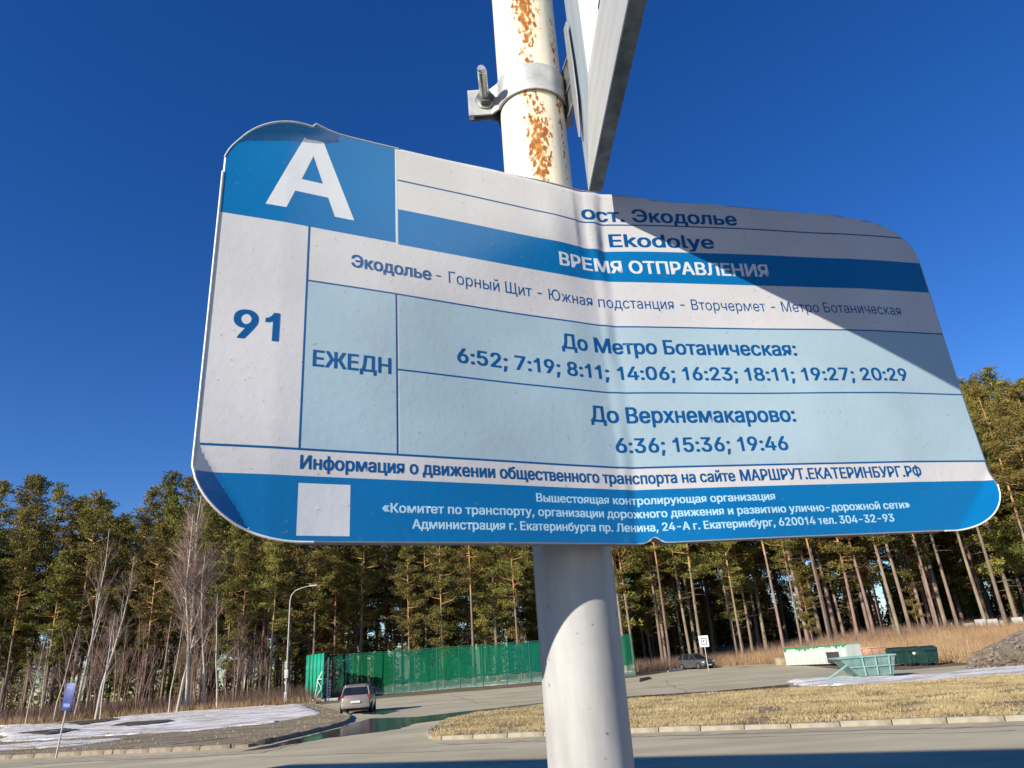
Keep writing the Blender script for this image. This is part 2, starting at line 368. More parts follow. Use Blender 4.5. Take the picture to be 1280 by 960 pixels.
# rust: speckled, in two vertical runs
txc = n.nodes.new('ShaderNodeTexCoord')
mpr = n.nodes.new('ShaderNodeMapping'); mpr.inputs['Scale'].default_value = (1, 1, .55); n.links.new(geo.outputs['Position'], mpr.inputs[0])
rn = n.nodes.new('ShaderNodeTexNoise'); rn.inputs['Scale'].default_value = 210; rn.inputs['Detail'].default_value = 4; n.links.new(mpr.outputs[0], rn.inputs['Vector'])
mpl = n.nodes.new('ShaderNodeMapping'); mpl.inputs['Scale'].default_value = (1, 1, .35); n.links.new(geo.outputs['Position'], mpl.inputs[0])
rl = n.nodes.new('ShaderNodeTexNoise'); rl.inputs['Scale'].default_value = 26; rl.inputs['Detail'].default_value = 2; n.links.new(mpl.outputs[0], rl.inputs['Vector'])
def band_(val, c, w):          # 1 at c falling to 0 at +-w
    return math_(n, 'SUBTRACT', 1.0, math_(n, 'MULTIPLY', math_(n, 'ABSOLUTE', math_(n, 'SUBTRACT', val, c), None), 1.0/w), True)
ob = n.nodes.new('ShaderNodeSeparateXYZ'); n.links.new(txc.outputs['Object'], ob.inputs[0])
run1 = band_(ob.outputs['X'], -.004, .024); run2 = band_(ob.outputs['X'], .033, .006)
front = math_(n, 'LESS_THAN', ob.outputs['Y'], 0.0)
env = math_(n, 'ADD', math_(n, 'MULTIPLY', run1, 1.0), math_(n, 'MULTIPLY', run2, .55))
env = math_(n, 'MULTIPLY', env, front); env = math_(n, 'MULTIPLY', env, mrz.outputs[0])
sumr = math_(n, 'ADD', math_(n, 'MULTIPLY', env, .30), math_(n, 'ADD', math_(n, 'MULTIPLY', rn.outputs['Fac'], .85), math_(n, 'MULTIPLY', rl.outputs['Fac'], .55)))
rmask = n.nodes.new('ShaderNodeMapRange'); rmask.inputs['From Min'].default_value = .885; rmask.inputs['From Max'].default_value = .95; n.links.new(sumr, rmask.inputs['Value'])
rm = math_(n, 'MULTIPLY', rmask.outputs[0], math_(n, 'GREATER_THAN', env, .02))
mxr = n.nodes.new('ShaderNodeMix'); mxr.data_type = 'RGBA'; n.links.new(rm, mxr.inputs[0]); 
halo = n.nodes.new('ShaderNodeMapRange'); halo.inputs['From Min'].default_value = .76; halo.inputs['From Max'].default_value = .95; halo.inputs['To Max'].default_value = .55; n.links.new(sumr, halo.inputs['Value'])
hm = math_(n, 'MULTIPLY', halo.outputs[0], math_(n, 'GREATER_THAN', env, .01)); mxh = n.nodes.new('ShaderNodeMix'); mxh.data_type = 'RGBA'; n.links.new(hm, mxh.inputs[0]); n.links.new(mxp.outputs[2], mxh.inputs[6]); mxh.inputs[7].default_value = (.70, .45, .16, 1)
n.links.new(mxh.outputs[2], mxr.inputs[6])
rcol = ramp(n.nodes, n.links, rn.outputs['Fac'], [(.4, (.50, .24, .06)), (.6, (.26, .085, .02))]); n.links.new(rcol, mxr.inputs[7])
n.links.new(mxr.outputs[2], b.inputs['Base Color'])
rr = n.nodes.new('ShaderNodeMapRange'); rr.inputs['To Min'].default_value = .42; rr.inputs['To Max'].default_value = .9; n.links.new(rm, rr.inputs['Value']); n.links.new(rr.outputs[0], b.inputs['Roughness'])
PB = Vector((0.05169544, 0.82625243, 1.50181071)); PA = Vector((0.00569418, -0.06365465, 0.99795574)).normalized(); PR = .0445
base = PB-PA*((PB.z-.08)/PA.z)
def pole_at(h): return base+PA*((h-base.z)/PA.z)
qz = PA.to_track_quat('Z', 'Y')
M_galv = mat('galvanised_steel', (.42, .44, .46), (.56, .57, .58), scale=30, rough=.42, metal=.75, bump=.12, bscale=60, stretch=(1, 1, .25))
M_galvd = mat('dark_shaded_galvanised', (.07, .08, .08), (.17, .18, .18), scale=55, rough=.6, metal=.5, bump=.25, bscale=90)  # shade on flanges, rear band and web put into a darker steel colour
M_bolt = mat('zinc_bolt', (.6, .6, .58), (.7, .7, .68), scale=60, rough=.35, metal=.8)
post = empty('signpost', base, label='white painted steel pole with orange rust streaks carrying the signs', cat='signpost')
bm = bmesh.new(); Lp = 3.3
rings = []; NR = 64; NZ = 120
for i in range(NZ+1):
    z = Lp*i/NZ; ring = []
    for k in range(NR):
        a = 2*PI*k/NR; r_ = PR+.0004*mnoise.noise(Vector((math.cos(a)*2, math.sin(a)*2, z*7)))
        ring.append(bm.verts.new((r_*math.cos(a), r_*math.sin(a), z)))
    rings.append(ring)
for i in range(NZ):
    for k in range(NR): bm.faces.new((rings[i][k], rings[i][(k+1) % NR], rings[i+1][(k+1) % NR], rings[i+1][k]))
bm.faces.new(rings[-1])
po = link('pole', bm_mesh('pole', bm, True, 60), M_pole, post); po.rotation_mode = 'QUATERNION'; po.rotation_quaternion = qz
po.rotation_quaternion = Matrix(((1, 0, 0), (0, 1, 0), (0, 0, 1))).to_quaternion().slerp(qz, 1.0)
cap = box_obj('base_plate', (-.09, .09, -.09, .09, 0, .012), M_galv, post, bev=.003)
# ------------------------------------------------------------------ the bent timetable panel
P0 = CC + vray(765, 450)*.80
aL, aR = R(23.5), R(14.5)
dL = Vector((math.cos(aL), math.sin(aL), 0)); dR = Vector((math.cos(aR), math.sin(aR), 0))
nL = Vector((dL.y, -dL.x, 0)); nR = Vector((dR.y, -dR.x, 0))           # towards the viewer
def sst(a, c, x):
    t = min(1, max(0, (x-a)/(c-a))); return t*t*(3-2*t)
def vtop(u):
    t = .243+.006*sst(-.20, -.02, u)-.003*sst(-.01, .03, u)-.010*sst(.03, .13, u)-.006*sst(.13, .34, u)
    t -= .004*sst(.355, .37, u)
    if u < -.335: 
        q = (-.335-u)/.088; t = .243-.004-.074*(1-math.sqrt(max(0, 1-q*q)))
        if u < -.4215: t = .165
    if u > .375:
        q = (u-.375)/.0945; t = .226-.062*(1-math.sqrt(max(0, 1-min(1, q)**2)))
    return t
def vbot(u):
    t = -.203
    if u < -.33:
        q = (-.33-u)/.092; t = -.203+.072*(1-math.sqrt(max(0, 1-min(1, q)**2)))
    if u > .395:
        q = (u-.395)/.0755; t = -.203+.062*(1-math.sqrt(max(0, 1-min(1, q)**2)))
    t += .006*math.exp(-((u-.030)/.007)**2)
    return t
ULO, UHI = -.421, .4695
def disp(u, v):
    w = 0.0
    a = math.sqrt(u*u+.0004)
    w -= .019*max(0, 1-a/.36)
    prof = .45+.75*sst(.08, .2, v)+.75*sst(-.09, -.2, v)
    prof *= .72+.75*mnoise.noise(Vector((1.3, v*14, 2.2)))
    c0 = .006+.004*mnoise.noise(Vector((4.1, v*18, .2)))+.010*sst(-.05, -.2, v)*(-.6)+.004*sst(.1, .24, v)
    x = u-c0
    w -= .0056*prof*sst(0, .014, x)*math.exp(-max(0, x-.013)/.040)
    w -= .0020*prof*sst(.1, .2, v)*(sst(-.020, -.012, u-.004)-sst(-.008, .0, u-.004))
    w += .0016*prof*math.exp(-((u+.035+.05*v)/.02)**2)
    # curled corners, hammered forward
    s = -.846*u-.533*v-.4195
    if s > 0: w += .40*s+10*s*s
    s = -(u+.36)*.30+(v-.2205)*.95
    if s > 0 and u < -.30: w += .55*s*sst(-.30, -.34, u)
    s = (u-.43)*.7-(v+.172)*.71
    if s > 0: w += .4*s
    # gentle warp of the sheet
    w += .0010*math.sin(u*21+1)*math.cos(v*13)+.0006*mnoise.noise(Vector((u*11, v*11, 5)))
    return w
def panel(u, v, w=0.0):
    n_ = nL.lerp(nR, sst(-.02, .02, u)).normalized()
    p = P0+(dL*u if u < 0 else dR*u)+Vector((0, 0, v))
    return p+n_*(disp(u, v)+w)
US = sorted(set([round(x, 5) for x in list(np.linspace(ULO, -.32, 30))+list(np.linspace(-.32, -.06, 24))+list(np.linspace(-.06, .09, 61))+list(np.linspace(.09, .37, 24))+list(np.linspace(.37, UHI, 30))]))
VS = np.linspace(-.203, .243, 90)
VG = [round(-.21+.005*k, 4) for k in range(92)]
def strip(name, u0, u1, v0, v1, w, m, parent, slack=.0012):
    us = [u0]+[u for u in US if u0 < u < u1]+[u1]; cols = []
    vs = sorted(set([max(v0, -.2035)]+[v for v in VG if v0 < v < v1]+[min(v1, .245)]))
    for u in us:
        lo, hi = vbot(u)+slack, vtop(u)-slack; cols.append([min(max(v, lo), hi) for v in vs])
    k = len(vs); P = [tuple(panel(u, v, w)) for u, c in zip(us, cols) for v in c]; f = []
    for i in range(len(us)-1):
        for j in range(k-1):
            if cols[i][j+1]-cols[i][j] > 1e-6 or cols[i+1][j+1]-cols[i+1][j] > 1e-6: f.append((i*k+j, (i+1)*k+j, (i+1)*k+j+1, i*k+j+1))
    return link(name, mesh_np(name, P, f, smooth=True), m, parent)
def film(name, c, var=.08, rough=.33, grime=True):
    m = mat(name, tuple(x*(1-var) for x in c), tuple(x*(1+var) for x in c), scale=7, rough=rough, bump=.34, bscale=120, spec=.45, detail=8)
    if not grime: return m
    n, b = nodes_of(m)      # grime: fine specks and faint runs
    tc = n.nodes.new('ShaderNodeTexCoord'); a = n.nodes.new('ShaderNodeTexNoise'); a.inputs['Scale'].default_value = 240; a.inputs['Detail'].default_value = 2; n.links.new(tc.outputs['Object'], a.inputs['Vector'])
    mr = n.nodes.new('ShaderNodeMapRange'); mr.inputs['From Min'].default_value = .69; mr.inputs['From Max'].default_value = .76; mr.inputs['To Max'].default_value = .5; n.links.new(a.outputs['Fac'], mr.inputs['Value'])
    mx = n.nodes.new('ShaderNodeMix'); mx.data_type = 'RGBA'; n.links.new(mr.outputs[0], mx.inputs[0]); n.links.new(b.inputs['Base Color'].links[0].from_socket, mx.inputs[6]); mx.inputs[7].default_value = (.2, .18, .15, 1)
    n.links.new(mx.outputs[2], b.inputs['Base Color']); return m
M_white = film('white_film', (.60, .585, .58)); M_blue = film('blue_film', (.002, .150, .385)); M_pale = film('pale_blue_film', (.37, .49, .55))
M_ink = film('blue_ink', (.003, .085, .26), grime=False); M_wht = film('white_ink', (.66, .68, .70), grime=False); M_sky = film('pale_ink', (.42, .66, .80), grime=False); M_qr = film('label_white', (.62, .64, .66))
tt = empty('timetable_sign', (0, 0, 0), label='bent blue and white bus timetable panel clamped to the rusty pole', cat='bus timetable')
bp = strip('panel', ULO, UHI, -1, 1, 0.0, M_white, tt, slack=0)
sd = bp.modifiers.new('thickness', 'SOLIDIFY'); sd.thickness = .0016; sd.offset = -1 if True else 1
# make sure the thickness grows away from the viewer
def flip_if(o, ref):
    me = o.data; p = me.polygons[len(me.polygons)//2]
    if p.normal.dot(ref) < 0: me.flip_normals()
flip_if(bp, nL+nR)
def band(u0, u1, v0, v1, m, w=.00008, name='printed_band', **k):
    o = strip(name, u0, u1, v0, v1, w, m, tt, **k); flip_if(o, nL+nR); return o
band(ULO+.0015, -.2455, .1155, 1, M_blue)                     # corner field with the letter
band(-.2425, UHI-.0015, .114, .1595, M_blue)                  # heading bar
band(ULO+.003, UHI-.0015, -1, -.1450, M_blue)                 # footer
band(-.3345, -.246, -.1205, .052, M_pale); band(-.243, UHI-.0015, -.1205, .052, M_pale)
L = .00014
def line(u0, u1, v0, v1, m=M_ink): band(u0, u1, v0, v1, m, w=L, name='printed_line')
line(-.2425, UHI-.012, .1978, .1996)
line(-.3365, -.3345, -.1205, .1165)
line(-.2465, -.2448, -.1205, .052)
line(-.3345, UHI-.001, .0515, .0533)
line(-.2448, UHI-.001, -.0338, -.0320)
line(ULO+.004, UHI-.001, -.1215, -.1195)
line(-.2450, -.2432, .1155, .238, M_wht)
band(-.335, -.2895, -.1975, -.1515, M_qr, w=L, name='blank_label')
# lettering: flat print laid on the bent sheet
# letter outlines (advance and contours in thousandths of an em)
GLYPH_DATA = """,	188	38,-119 68,71 137,71 84,-119
-	453	337,244 337,188 114,188 114,244
.	188	95,-4 83,-3 73,1 63,9 55,18 51,29 50,41 51,53 55,64 63,73 73,81 83,85 95,87 107,85 118,81 128,73 135,64 140,53 141,41 140,29 135,18 128,9 118,1 107,-3
0	453	227,-7 191,-3 158,7 130,24 105,48 85,77 69,113 57,155 50,202 48,254 50,306 57,353 69,395 85,431 106,461 130,484 159,502 191,512 227,516 262,512 295,502 323,484 348,461 368,431 384,395 396,353 403,306 405,254 403,202 396,155 384,113 368,77 348,48 323,24 295,7 263,-3;227,50 250,52 271,60 290,74 306,92 320,116 330,144 338,176 342,213 344,254 342,295 338,332 330,365 320,393 306,416 290,435 271,449 250,457 227,460 203,457 182,449 163,435 147,416 134,393 123,365 115,332 111,295 109,254 111,213 115,176 123,144 134,116 147,92 163,74 182,60 203,52
1	372	255,509 255,0 194,0 194,400 160,372 120,350 80,336 80,392 130,415 172,450 205,509
2	453	64,0 64,47 234,229 282,282 311,327 320,371 319,389 315,405 308,419 298,431 287,441 273,449 224,460 205,458 188,454 172,447 159,438 148,427 139,413 132,398 128,381 127,362 66,362 68,391 75,418 86,442 102,464 121,482 143,496 168,507 196,513 225,516 254,513 281,507 306,497 328,482 346,465 361,445 372,423 379,398 381,372 371,318 336,259 267,180 153,60 153,57 389,57 389,0
3	453	218,-7 188,-5 159,1 133,10 108,22 88,38 70,57 57,79 48,104 44,132 109,132 112,115 118,100 126,87 137,76 150,66 165,59 219,50 275,61 291,69 304,80 315,93 323,108 328,125 329,145 328,163 323,180 316,196 306,211 292,223 275,234 254,241 229,246 201,248 157,248 157,299 288,448 288,452 70,452 70,509 372,509 372,461 211,278 211,289 247,290 279,286 308,276 333,262 354,244 371,222 383,198 391,173 393,145 390,116 383,90 370,66 354,45 333,27 309,12 281,2 251,-5
4	453	40,105 40,158 247,509 311,509 109,166 109,163 413,163 413,105;282,0 282,121 282,146 282,318 343,318 343,0
5	453	221,-7 192,-5 165,1 140,11 118,25 99,41 83,60 71,82 63,105 60,130 122,130 125,115 130,102 138,89 173,60 221,50 241,51 259,56 276,64 291,75 304,89 314,104 322,122 326,141 328,162 326,183 321,203 314,221 303,237 290,251 275,262 257,270 238,275 218,277 167,268 128,246 67,253 96,509 366,509 366,452 151,452 134,301 136,301 178,325 229,334 252,332 274,328 294,321 313,311 330,299 345,285 358,269 370,251 379,231 386,210 390,187 391,163 388,132 381,102 369,76 352,52 332,32 309,15 282,3 253,-4
6	453	226,-7 196,-4 168,3 142,15 119,31 100,51 84,74 73,101 66,130 64,162 65,187 71,212 80,239 137,340 252,509 322,509 151,261 145,261 165,288 196,307 235,314 265,312 291,305 316,295 337,280 355,262 370,240 380,215 387,187 389,157 387,127 379,98 368,73 352,50 333,30 310,14 284,3 257,-4;226,48 245,50 263,55 279,63 293,73 304,86 314,101 322,119 326,137 327,157 326,178 322,196 314,213 304,228 293,241 279,251 263,259 245,264 226,265 207,264 190,259 174,252 160,241 148,229 138,214 131,197 126,179 125,158 126,138 131,119 138,102 148,86 160,73 174,63 190,55 207,50
7	453	97,0 323,448 323,452 62,452 62,509 391,509 391,449 165,0
8	453	226,-7 193,-5 163,1 136,11 111,25 91,42 74,62 62,84 54,109 52,135 53,156 58,176 65,195 75,212 87,228 101,241 117,252 134,260 153,265 153,267 129,276 109,289 93,308 80,330 73,354 70,380 73,405 79,429 90,450 106,469 124,485 146,498 170,508 197,514 226,516 255,514 282,508 306,498 328,485 346,469 361,450 373,429 379,405 382,380 379,354 372,330 359,308 343,289 323,276 300,267 300,265 319,260 335,252 351,241 365,228 377,212 387,195 395,176 399,156 401,135 398,109 391,84 378,62 362,42 341,25 317,11 289,1 259,-5;226,49 248,50 267,54 285,60 300,69 313,79 323,91 331,106 335,121 337,139 335,157 330,173 322,189 312,202 298,213 283,223 265,230 247,234 226,235 206,234 187,230 169,223 154,213 140,202 130,189 122,173 117,157 115,139 117,121 121,106 129,91 139,79 152,69 167,60 185,54 205,50;226,290 274,300 287,308 298,318 307,330 314,344 318,359 319,376 318,392 314,407 308,420 299,432 288,442 275,449 226,460 177,449 164,442 153,432 145,420 138,407 134,392 133,376 134,359 138,344 145,330 154,318 165,308 178,300
9	453	226,516 256,513 285,506 310,494 333,478 352,458 368,434 380,408 387,378 389,347 387,322 382,296 373,270 315,168 200,0 130,0 301,248 307,248 287,221 257,202 218,195 188,197 161,203 137,214 116,229 98,247 83,269 72,294 66,321 64,352 66,382 73,411 85,436 101,459 120,479 143,494 168,506 196,513;226,460 207,459 190,454 174,446 160,435 148,423 138,407 131,390 127,372 125,352 127,331 131,313 138,295 148,280 160,268 174,257 190,250 207,245 226,243 245,245 263,249 279,257 293,267 305,280 314,295 322,312 326,330 327,350 326,371 322,390 314,407 305,422 293,435 279,446 263,454 245,459
:	188	95,-4 83,-3 73,1 63,9 55,18 51,29 50,41 51,53 55,64 63,73 73,81 83,85 95,87 107,85 118,81 128,73 135,64 140,53 141,41 140,29 135,18 128,9 118,1 107,-3;95,271 83,272 73,277 63,284 55,294 51,304 50,316 51,328 55,339 63,349 73,356 83,360 95,362 107,360 118,356 128,349 135,339 140,328 141,316 140,304 135,294 128,284 118,277 107,272
;	188	38,-119 68,71 137,71 84,-119;103,271 92,272 81,277 71,284 64,294 59,304 58,316 59,328 64,339 71,349 81,356 92,360 103,362 116,360 126,356 136,349 143,339 148,328 149,316 148,304 143,294 136,284 126,277 116,272
E	419	60,0 60,509 372,509 372,452 125,452 125,286 355,286 355,229 125,229 125,57 375,57 375,0
d	424	195,-8 165,-6 137,3 111,16 89,34 70,57 55,84 43,116 36,151 34,189 36,227 43,261 55,293 70,320 89,342 112,361 137,374 165,382 196,384 218,383 237,379 253,373 287,346 306,319 311,319 311,509 372,509 372,0 313,0 313,59 307,59 287,31 252,4 236,-3 217,-7;205,47 226,49 246,55 263,65 278,78 290,95 299,115 306,138 310,162 312,189 310,216 306,241 300,263 290,282 278,299 263,312 246,322 227,328 205,330 182,328 162,322 145,311 130,298 118,281 108,261 102,239 98,215 96,189 98,163 102,139 109,117 118,97 130,80 145,66 162,55 182,49
e	404	212,-8 177,-5 145,3 117,16 92,35 72,58 56,85 44,116 37,150 34,187 36,224 44,258 55,290 71,317 91,340 115,359 142,373 172,382 205,384 266,374 285,366 303,355 319,341 334,324 347,305 357,282 365,256 370,227 371,194 371,169 75,169 75,221 338,221 310,202 308,226 304,248 298,269 288,286 277,301 263,314 246,323 227,328 205,330 183,328 164,323 146,313 131,301 119,286 109,270 102,251 97,231 96,211 96,178 98,151 102,127 110,106 121,88 135,73 151,61 169,53 190,48 212,46 254,53 285,73 306,105 365,91 358,72 348,55 335,39 320,26 302,14 283,4 261,-3 237,-7
k	381	110,137 110,212 121,212 284,379 360,379 184,199 177,199;53,0 53,509 114,509 114,0;294,0 148,186 191,229 372,0
l	189	139,-2 112,0 91,8 74,20 62,37 55,59 53,84 53,509 114,509 114,99 120,62 126,57 135,53 146,52 160,53 170,54 181,3 162,-1
o	415	207,-8 174,-5 144,3 117,16 93,35 72,58 56,85 44,116 37,150 34,187 37,225 44,260 56,291 72,318 93,341 117,360 144,374 174,382 207,384 241,382 271,374 299,360 323,341 343,318 359,291 371,260 379,225 381,187 379,150 371,116 359,85 343,58 323,35 299,16 271,3 241,-5;207,46 231,49 252,55 270,66 285,80 298,97 307,117 314,139 318,163 319,187 318,212 314,236 307,258 298,278 285,296 270,310 252,321 231,328 207,330 184,328 163,321 145,310 130,296 118,278 108,258 102,236 98,212 96,187 98,163 102,139 108,117 118,97 130,80 145,66 163,55 184,49
y	389	47,-139 61,-86 71,-87 104,-89 130,-74 151,-36 163,-1 17,379 84,379 165,155 187,87 206,21 184,21 202,87 224,155 305,379 371,379 204,-58 177,-107 139,-136 91,-145 65,-143
«	403	168,49 33,209 168,369 238,369 105,209 238,49;307,49 171,209 307,369 377,369 243,209 377,49
»	403	26,49 159,209 26,369 96,369 231,209 96,49;165,49 298,209 165,369 234,369 370,209 234,49
А	480	16,0 201,509 276,509 463,0 395,0 287,302 264,372 232,478 245,478 213,371 191,302 85,0;110,142 110,199 370,199 370,142
Б	449	60,0 60,509 364,509 364,452 125,452 125,295 242,295 275,293 305,288 332,278 355,264 374,248 390,228 402,205 408,179 411,151 408,121 402,95 390,71 375,50 355,32 332,18 305,8 275,2 242,0;125,56 240,56 272,59 298,67 320,81 335,100 344,123 347,151 344,177 335,199 320,216 298,229 272,236 240,239 125,239
В	456	60,0 60,509 241,509 274,507 304,501 329,491 350,477 367,461 381,442 390,421 396,398 398,374 397,353 393,336 387,320 356,286 315,267 315,262 331,260 347,254 363,245 378,234 391,220 402,203 411,184 416,161 418,136 416,111 410,88 400,67 386,48 368,31 344,18 317,8 284,2 247,0;125,57 245,57 281,60 309,67 330,80 344,96 353,115 355,137 354,153 350,169 342,184 333,197 320,209 306,218 289,225 269,229 248,231 125,231;125,285 238,285 288,296 302,304 314,314 323,326 330,340 335,355 336,372 333,393 326,412 313,429 294,442 270,449 240,452 125,452
Г	401	370,509 370,452 125,452 125,0 60,0 60,509
Д	569	32,-109 32,57 73,57 97,86 117,132 133,199 145,294 162,509 480,509 480,57 537,57 537,-109 475,-109 475,0 94,0 94,-109;147,57 416,57 416,452 221,452 208,294 196,194 176,111 168,90 158,71
Е	419	60,0 60,509 372,509 372,452 125,452 125,286 355,286 355,229 125,229 125,57 375,57 375,0
Ж	668	366,509 366,0 302,0 302,509;18,0 183,265 32,509 110,509 241,283 429,283 559,509 636,509 486,264 650,0 576,0 439,226 229,226 91,0
И	523	463,0 398,0 398,291 399,328 402,384 404,454 416,452 376,381 346,331 321,290 137,0 60,0 60,509 125,509 125,195 124,157 123,108 118,54 110,55 136,107 161,151 180,183 388,509 463,509
К	467	60,0 60,509 125,509 125,287 196,287 362,509 440,509 251,262 449,0 371,0 199,231 125,231 125,0
Л	520	32,0 32,57 45,57 84,66 93,75 100,87 107,103 119,181 146,509 460,509 460,0 395,0 395,452 205,452 182,175 170,97 147,42 137,29 124,19 109,10 92,5 73,1 51,0
М	628	60,0 60,509 152,509 277,187 287,159 299,123 311,84 322,49 307,49 318,83 330,121 342,158 352,187 476,509 568,509 568,0 504,0 504,291 504,327 505,369 506,413 507,457 513,457 498,409 482,363 467,322 456,291 342,0 286,0 170,291 159,321 145,361 129,408 112,457 119,457 120,416 121,372 122,328 122,291 122,0
Н	517	60,0 60,509 125,509 125,289 392,289 392,509 457,509 457,0 392,0 392,232 125,232 125,0
О	533	267,-7 225,-3 186,7 150,25 119,49 92,79 70,115 53,157 44,203 40,254 44,305 53,352 70,393 92,429 119,459 150,484 186,501 225,512 267,516 309,512 348,501 384,484 415,459 442,429 464,393 480,352 490,305 493,254 490,203 480,157 464,115 442,79 415,49 384,25 348,7 309,-3;267,53 296,55 324,63 349,76 372,94 392,116 408,144 420,176 428,213 430,254 428,295 420,332 408,365 392,392 372,415 349,433 324,446 296,453 267,456 237,453 210,445 184,433 161,415 142,392 125,364 113,332 106,295 103,254 106,213 113,176 125,144 142,117 161,94 184,76 210,63 237,55
П	517	457,509 457,0 392,0 392,452 125,452 125,0 60,0 60,509
Р	445	60,0 60,509 235,509 272,506 305,499 332,487 356,471 375,452 390,430 400,404 407,377 409,348 407,318 400,291 390,265 375,243 356,223 332,207 305,195 272,188 235,186 109,186 109,242 233,242 257,244 279,248 297,256 312,266 324,279 333,294 339,310 343,328 344,348 343,367 339,385 333,402 324,416 312,428 297,439 279,446 257,451 232,452 125,452 125,0
Т	449	32,452 32,509 417,509 417,452 257,452 257,0 193,0 193,452
У	437	87,0 87,57 122,57 163,65 172,72 180,81 185,92 195,116 16,509 87,509 154,357 185,282 209,215 232,149 214,149 248,245 290,357 351,509 420,509 244,84 220,40 210,29 198,19 184,11 166,5 145,1 121,0
Ф	578	267,37 222,39 182,48 146,63 115,83 89,109 68,139 53,173 43,212 40,254 43,297 53,336 68,370 89,400 115,425 146,446 182,460 222,469 267,472 311,472 355,469 395,460 431,446 463,425 489,400 510,370 525,336 534,297 537,254 534,212 525,173 510,139 489,109 463,83 431,63 395,48 355,39 311,37;269,96 308,96 342,98 373,104 399,114 422,128 441,146 456,168 466,193 473,222 475,254 473,287 466,315 456,341 441,362 422,380 399,395 373,405 342,411 308,413 269,413 235,411 205,405 179,395 156,380 137,362 122,341 111,315 105,287 103,254 105,222 111,193 122,168 137,146 156,128 179,114 205,104 235,98;257,-29 257,538 321,538 321,-29
Ш	666	60,509 125,509 125,57 301,57 301,509 365,509 365,57 542,57 542,509 606,509 606,0 60,0
Щ	676	60,509 125,509 125,57 301,57 301,509 365,509 365,57 542,57 542,509 606,509 606,0 60,0;595,-109 595,0 569,0 569,56 656,56 656,-109
Э	510	243,-7 217,-6 193,-2 169,5 147,14 127,25 108,38 90,54 75,71 62,91 51,112 43,136 37,160 102,160 121,114 153,80 195,60 243,53 273,56 301,63 327,76 350,94 369,117 385,145 397,177 404,213 407,254 404,295 397,332 385,364 369,392 350,414 327,432 301,445 273,453 243,456 195,449 153,428 121,395 102,348 37,348 43,373 51,397 62,418 76,438 91,456 108,471 127,485 148,496 170,504 243,516 285,512 324,501 360,484 392,459 419,429 441,393 457,352 467,305 470,254 467,203 457,157 440,116 418,79 392,49 360,25 324,7 285,-3;194,231 194,288 429,288 429,231
Ю	708	233,284 233,229 91,229 91,284;125,509 125,0 60,0 60,509;442,-7 400,-3 361,7 325,25 294,49 267,79 245,115 228,157 218,203 215,254 218,305 228,352 245,393 267,429 294,459 325,484 361,501 400,512 442,516 484,512 523,501 558,484 590,459 617,429 639,393 655,352 665,305 668,254 665,203 655,157 639,115 617,79 590,49 558,25 523,7 484,-3;442,53 471,55 499,63 524,76 547,94 567,116 583,144 595,176 603,213 605,254 603,295 595,332 583,365 567,392 547,415 524,433 499,446 471,453 442,456 412,453 385,445 359,433 336,415 316,392 300,364 288,332 281,295 278,254 281,213 288,176 300,144 316,117 336,94 359,76 385,63 412,55
Я	449	389,0 324,0 324,452 216,452 192,451 170,446 152,440 137,430 125,419 115,405 109,389 105,371 104,352 105,333 109,316 115,300 125,287 137,276 152,267 170,260 191,256 216,255 353,255 353,198 213,198 177,200 144,206 116,217 93,232 74,250 59,271 48,296 42,323 40,352 42,381 48,408 59,433 73,455 92,473 116,489 144,500 176,506 213,509 389,509;96,0 22,0 146,229 219,229
а	389	160,-9 137,-7 115,-3 94,5 76,15 60,29 48,45 38,63 32,84 30,108 32,128 36,146 43,161 53,174 64,184 78,193 125,211 178,220 234,227 265,235 271,240 274,246 276,255 276,257 267,297 240,322 196,331 149,322 118,301 100,274 41,291 51,313 64,331 79,346 95,358 114,368 133,375 194,384 239,379 286,360 300,350 312,336 322,320 330,301 335,278 337,251 337,0 277,0 277,52 272,52 252,25 215,1;170,45 192,47 211,51 228,59 242,68 254,80 263,93 270,108 274,122 276,138 276,190 259,182 231,176 200,171 175,168 134,159 103,139 97,130 93,118 92,105 102,72 130,52
б	411	208,-8 176,-6 147,2 119,15 95,33 74,55 57,82 44,113 37,147 34,185 34,198 41,301 62,376 73,395 86,412 101,426 118,438 137,448 159,455 238,468 273,475 290,488 294,509 349,509 347,491 344,475 338,461 330,449 318,439 304,431 238,417 206,414 178,408 155,401 135,390 119,375 107,356 97,332 90,302 85,266 86,266 118,314 167,350 187,357 207,362 229,363 256,361 281,353 304,339 325,322 343,300 357,274 368,246 375,215 377,181 375,147 368,114 355,84 339,58 319,35 295,17 268,3 239,-5;208,46 230,48 249,53 266,62 281,74 293,89 303,108 310,129 315,152 316,178 315,204 311,228 304,249 294,267 282,282 268,294 251,303 232,308 211,310 189,308 169,302 151,293 135,280 121,264 110,245 102,224 97,201 96,175 97,151 102,129 109,109 119,90 132,75 148,62 166,53 186,48
в	392	53,0 53,379 208,379 247,376 280,367 307,352 327,331 339,307 343,278 341,258 335,240 324,226 309,214 291,205 270,199 312,185 345,152 352,138 357,121 358,102 356,84 351,66 343,50 331,35 317,23 300,13 280,6 257,1 232,0;111,56 232,56 251,57 266,62 279,70 288,80 293,93 295,108 293,125 288,141 279,153 266,162 251,167 232,169 111,169;111,220 209,220 230,222 248,227 263,234 273,245 280,258 282,273 280,288 273,300 262,310 248,318 230,322 208,324 111,324
г	304	290,379 290,323 114,323 114,0 53,0 53,379
д	427	13,-110 13,56 44,56 65,82 79,116 90,164 98,231 110,379 356,379 356,56 414,56 414,-110 353,-110 353,0 74,0 74,-110;114,56 295,56 295,323 166,323 157,231 143,127 135,99 126,76
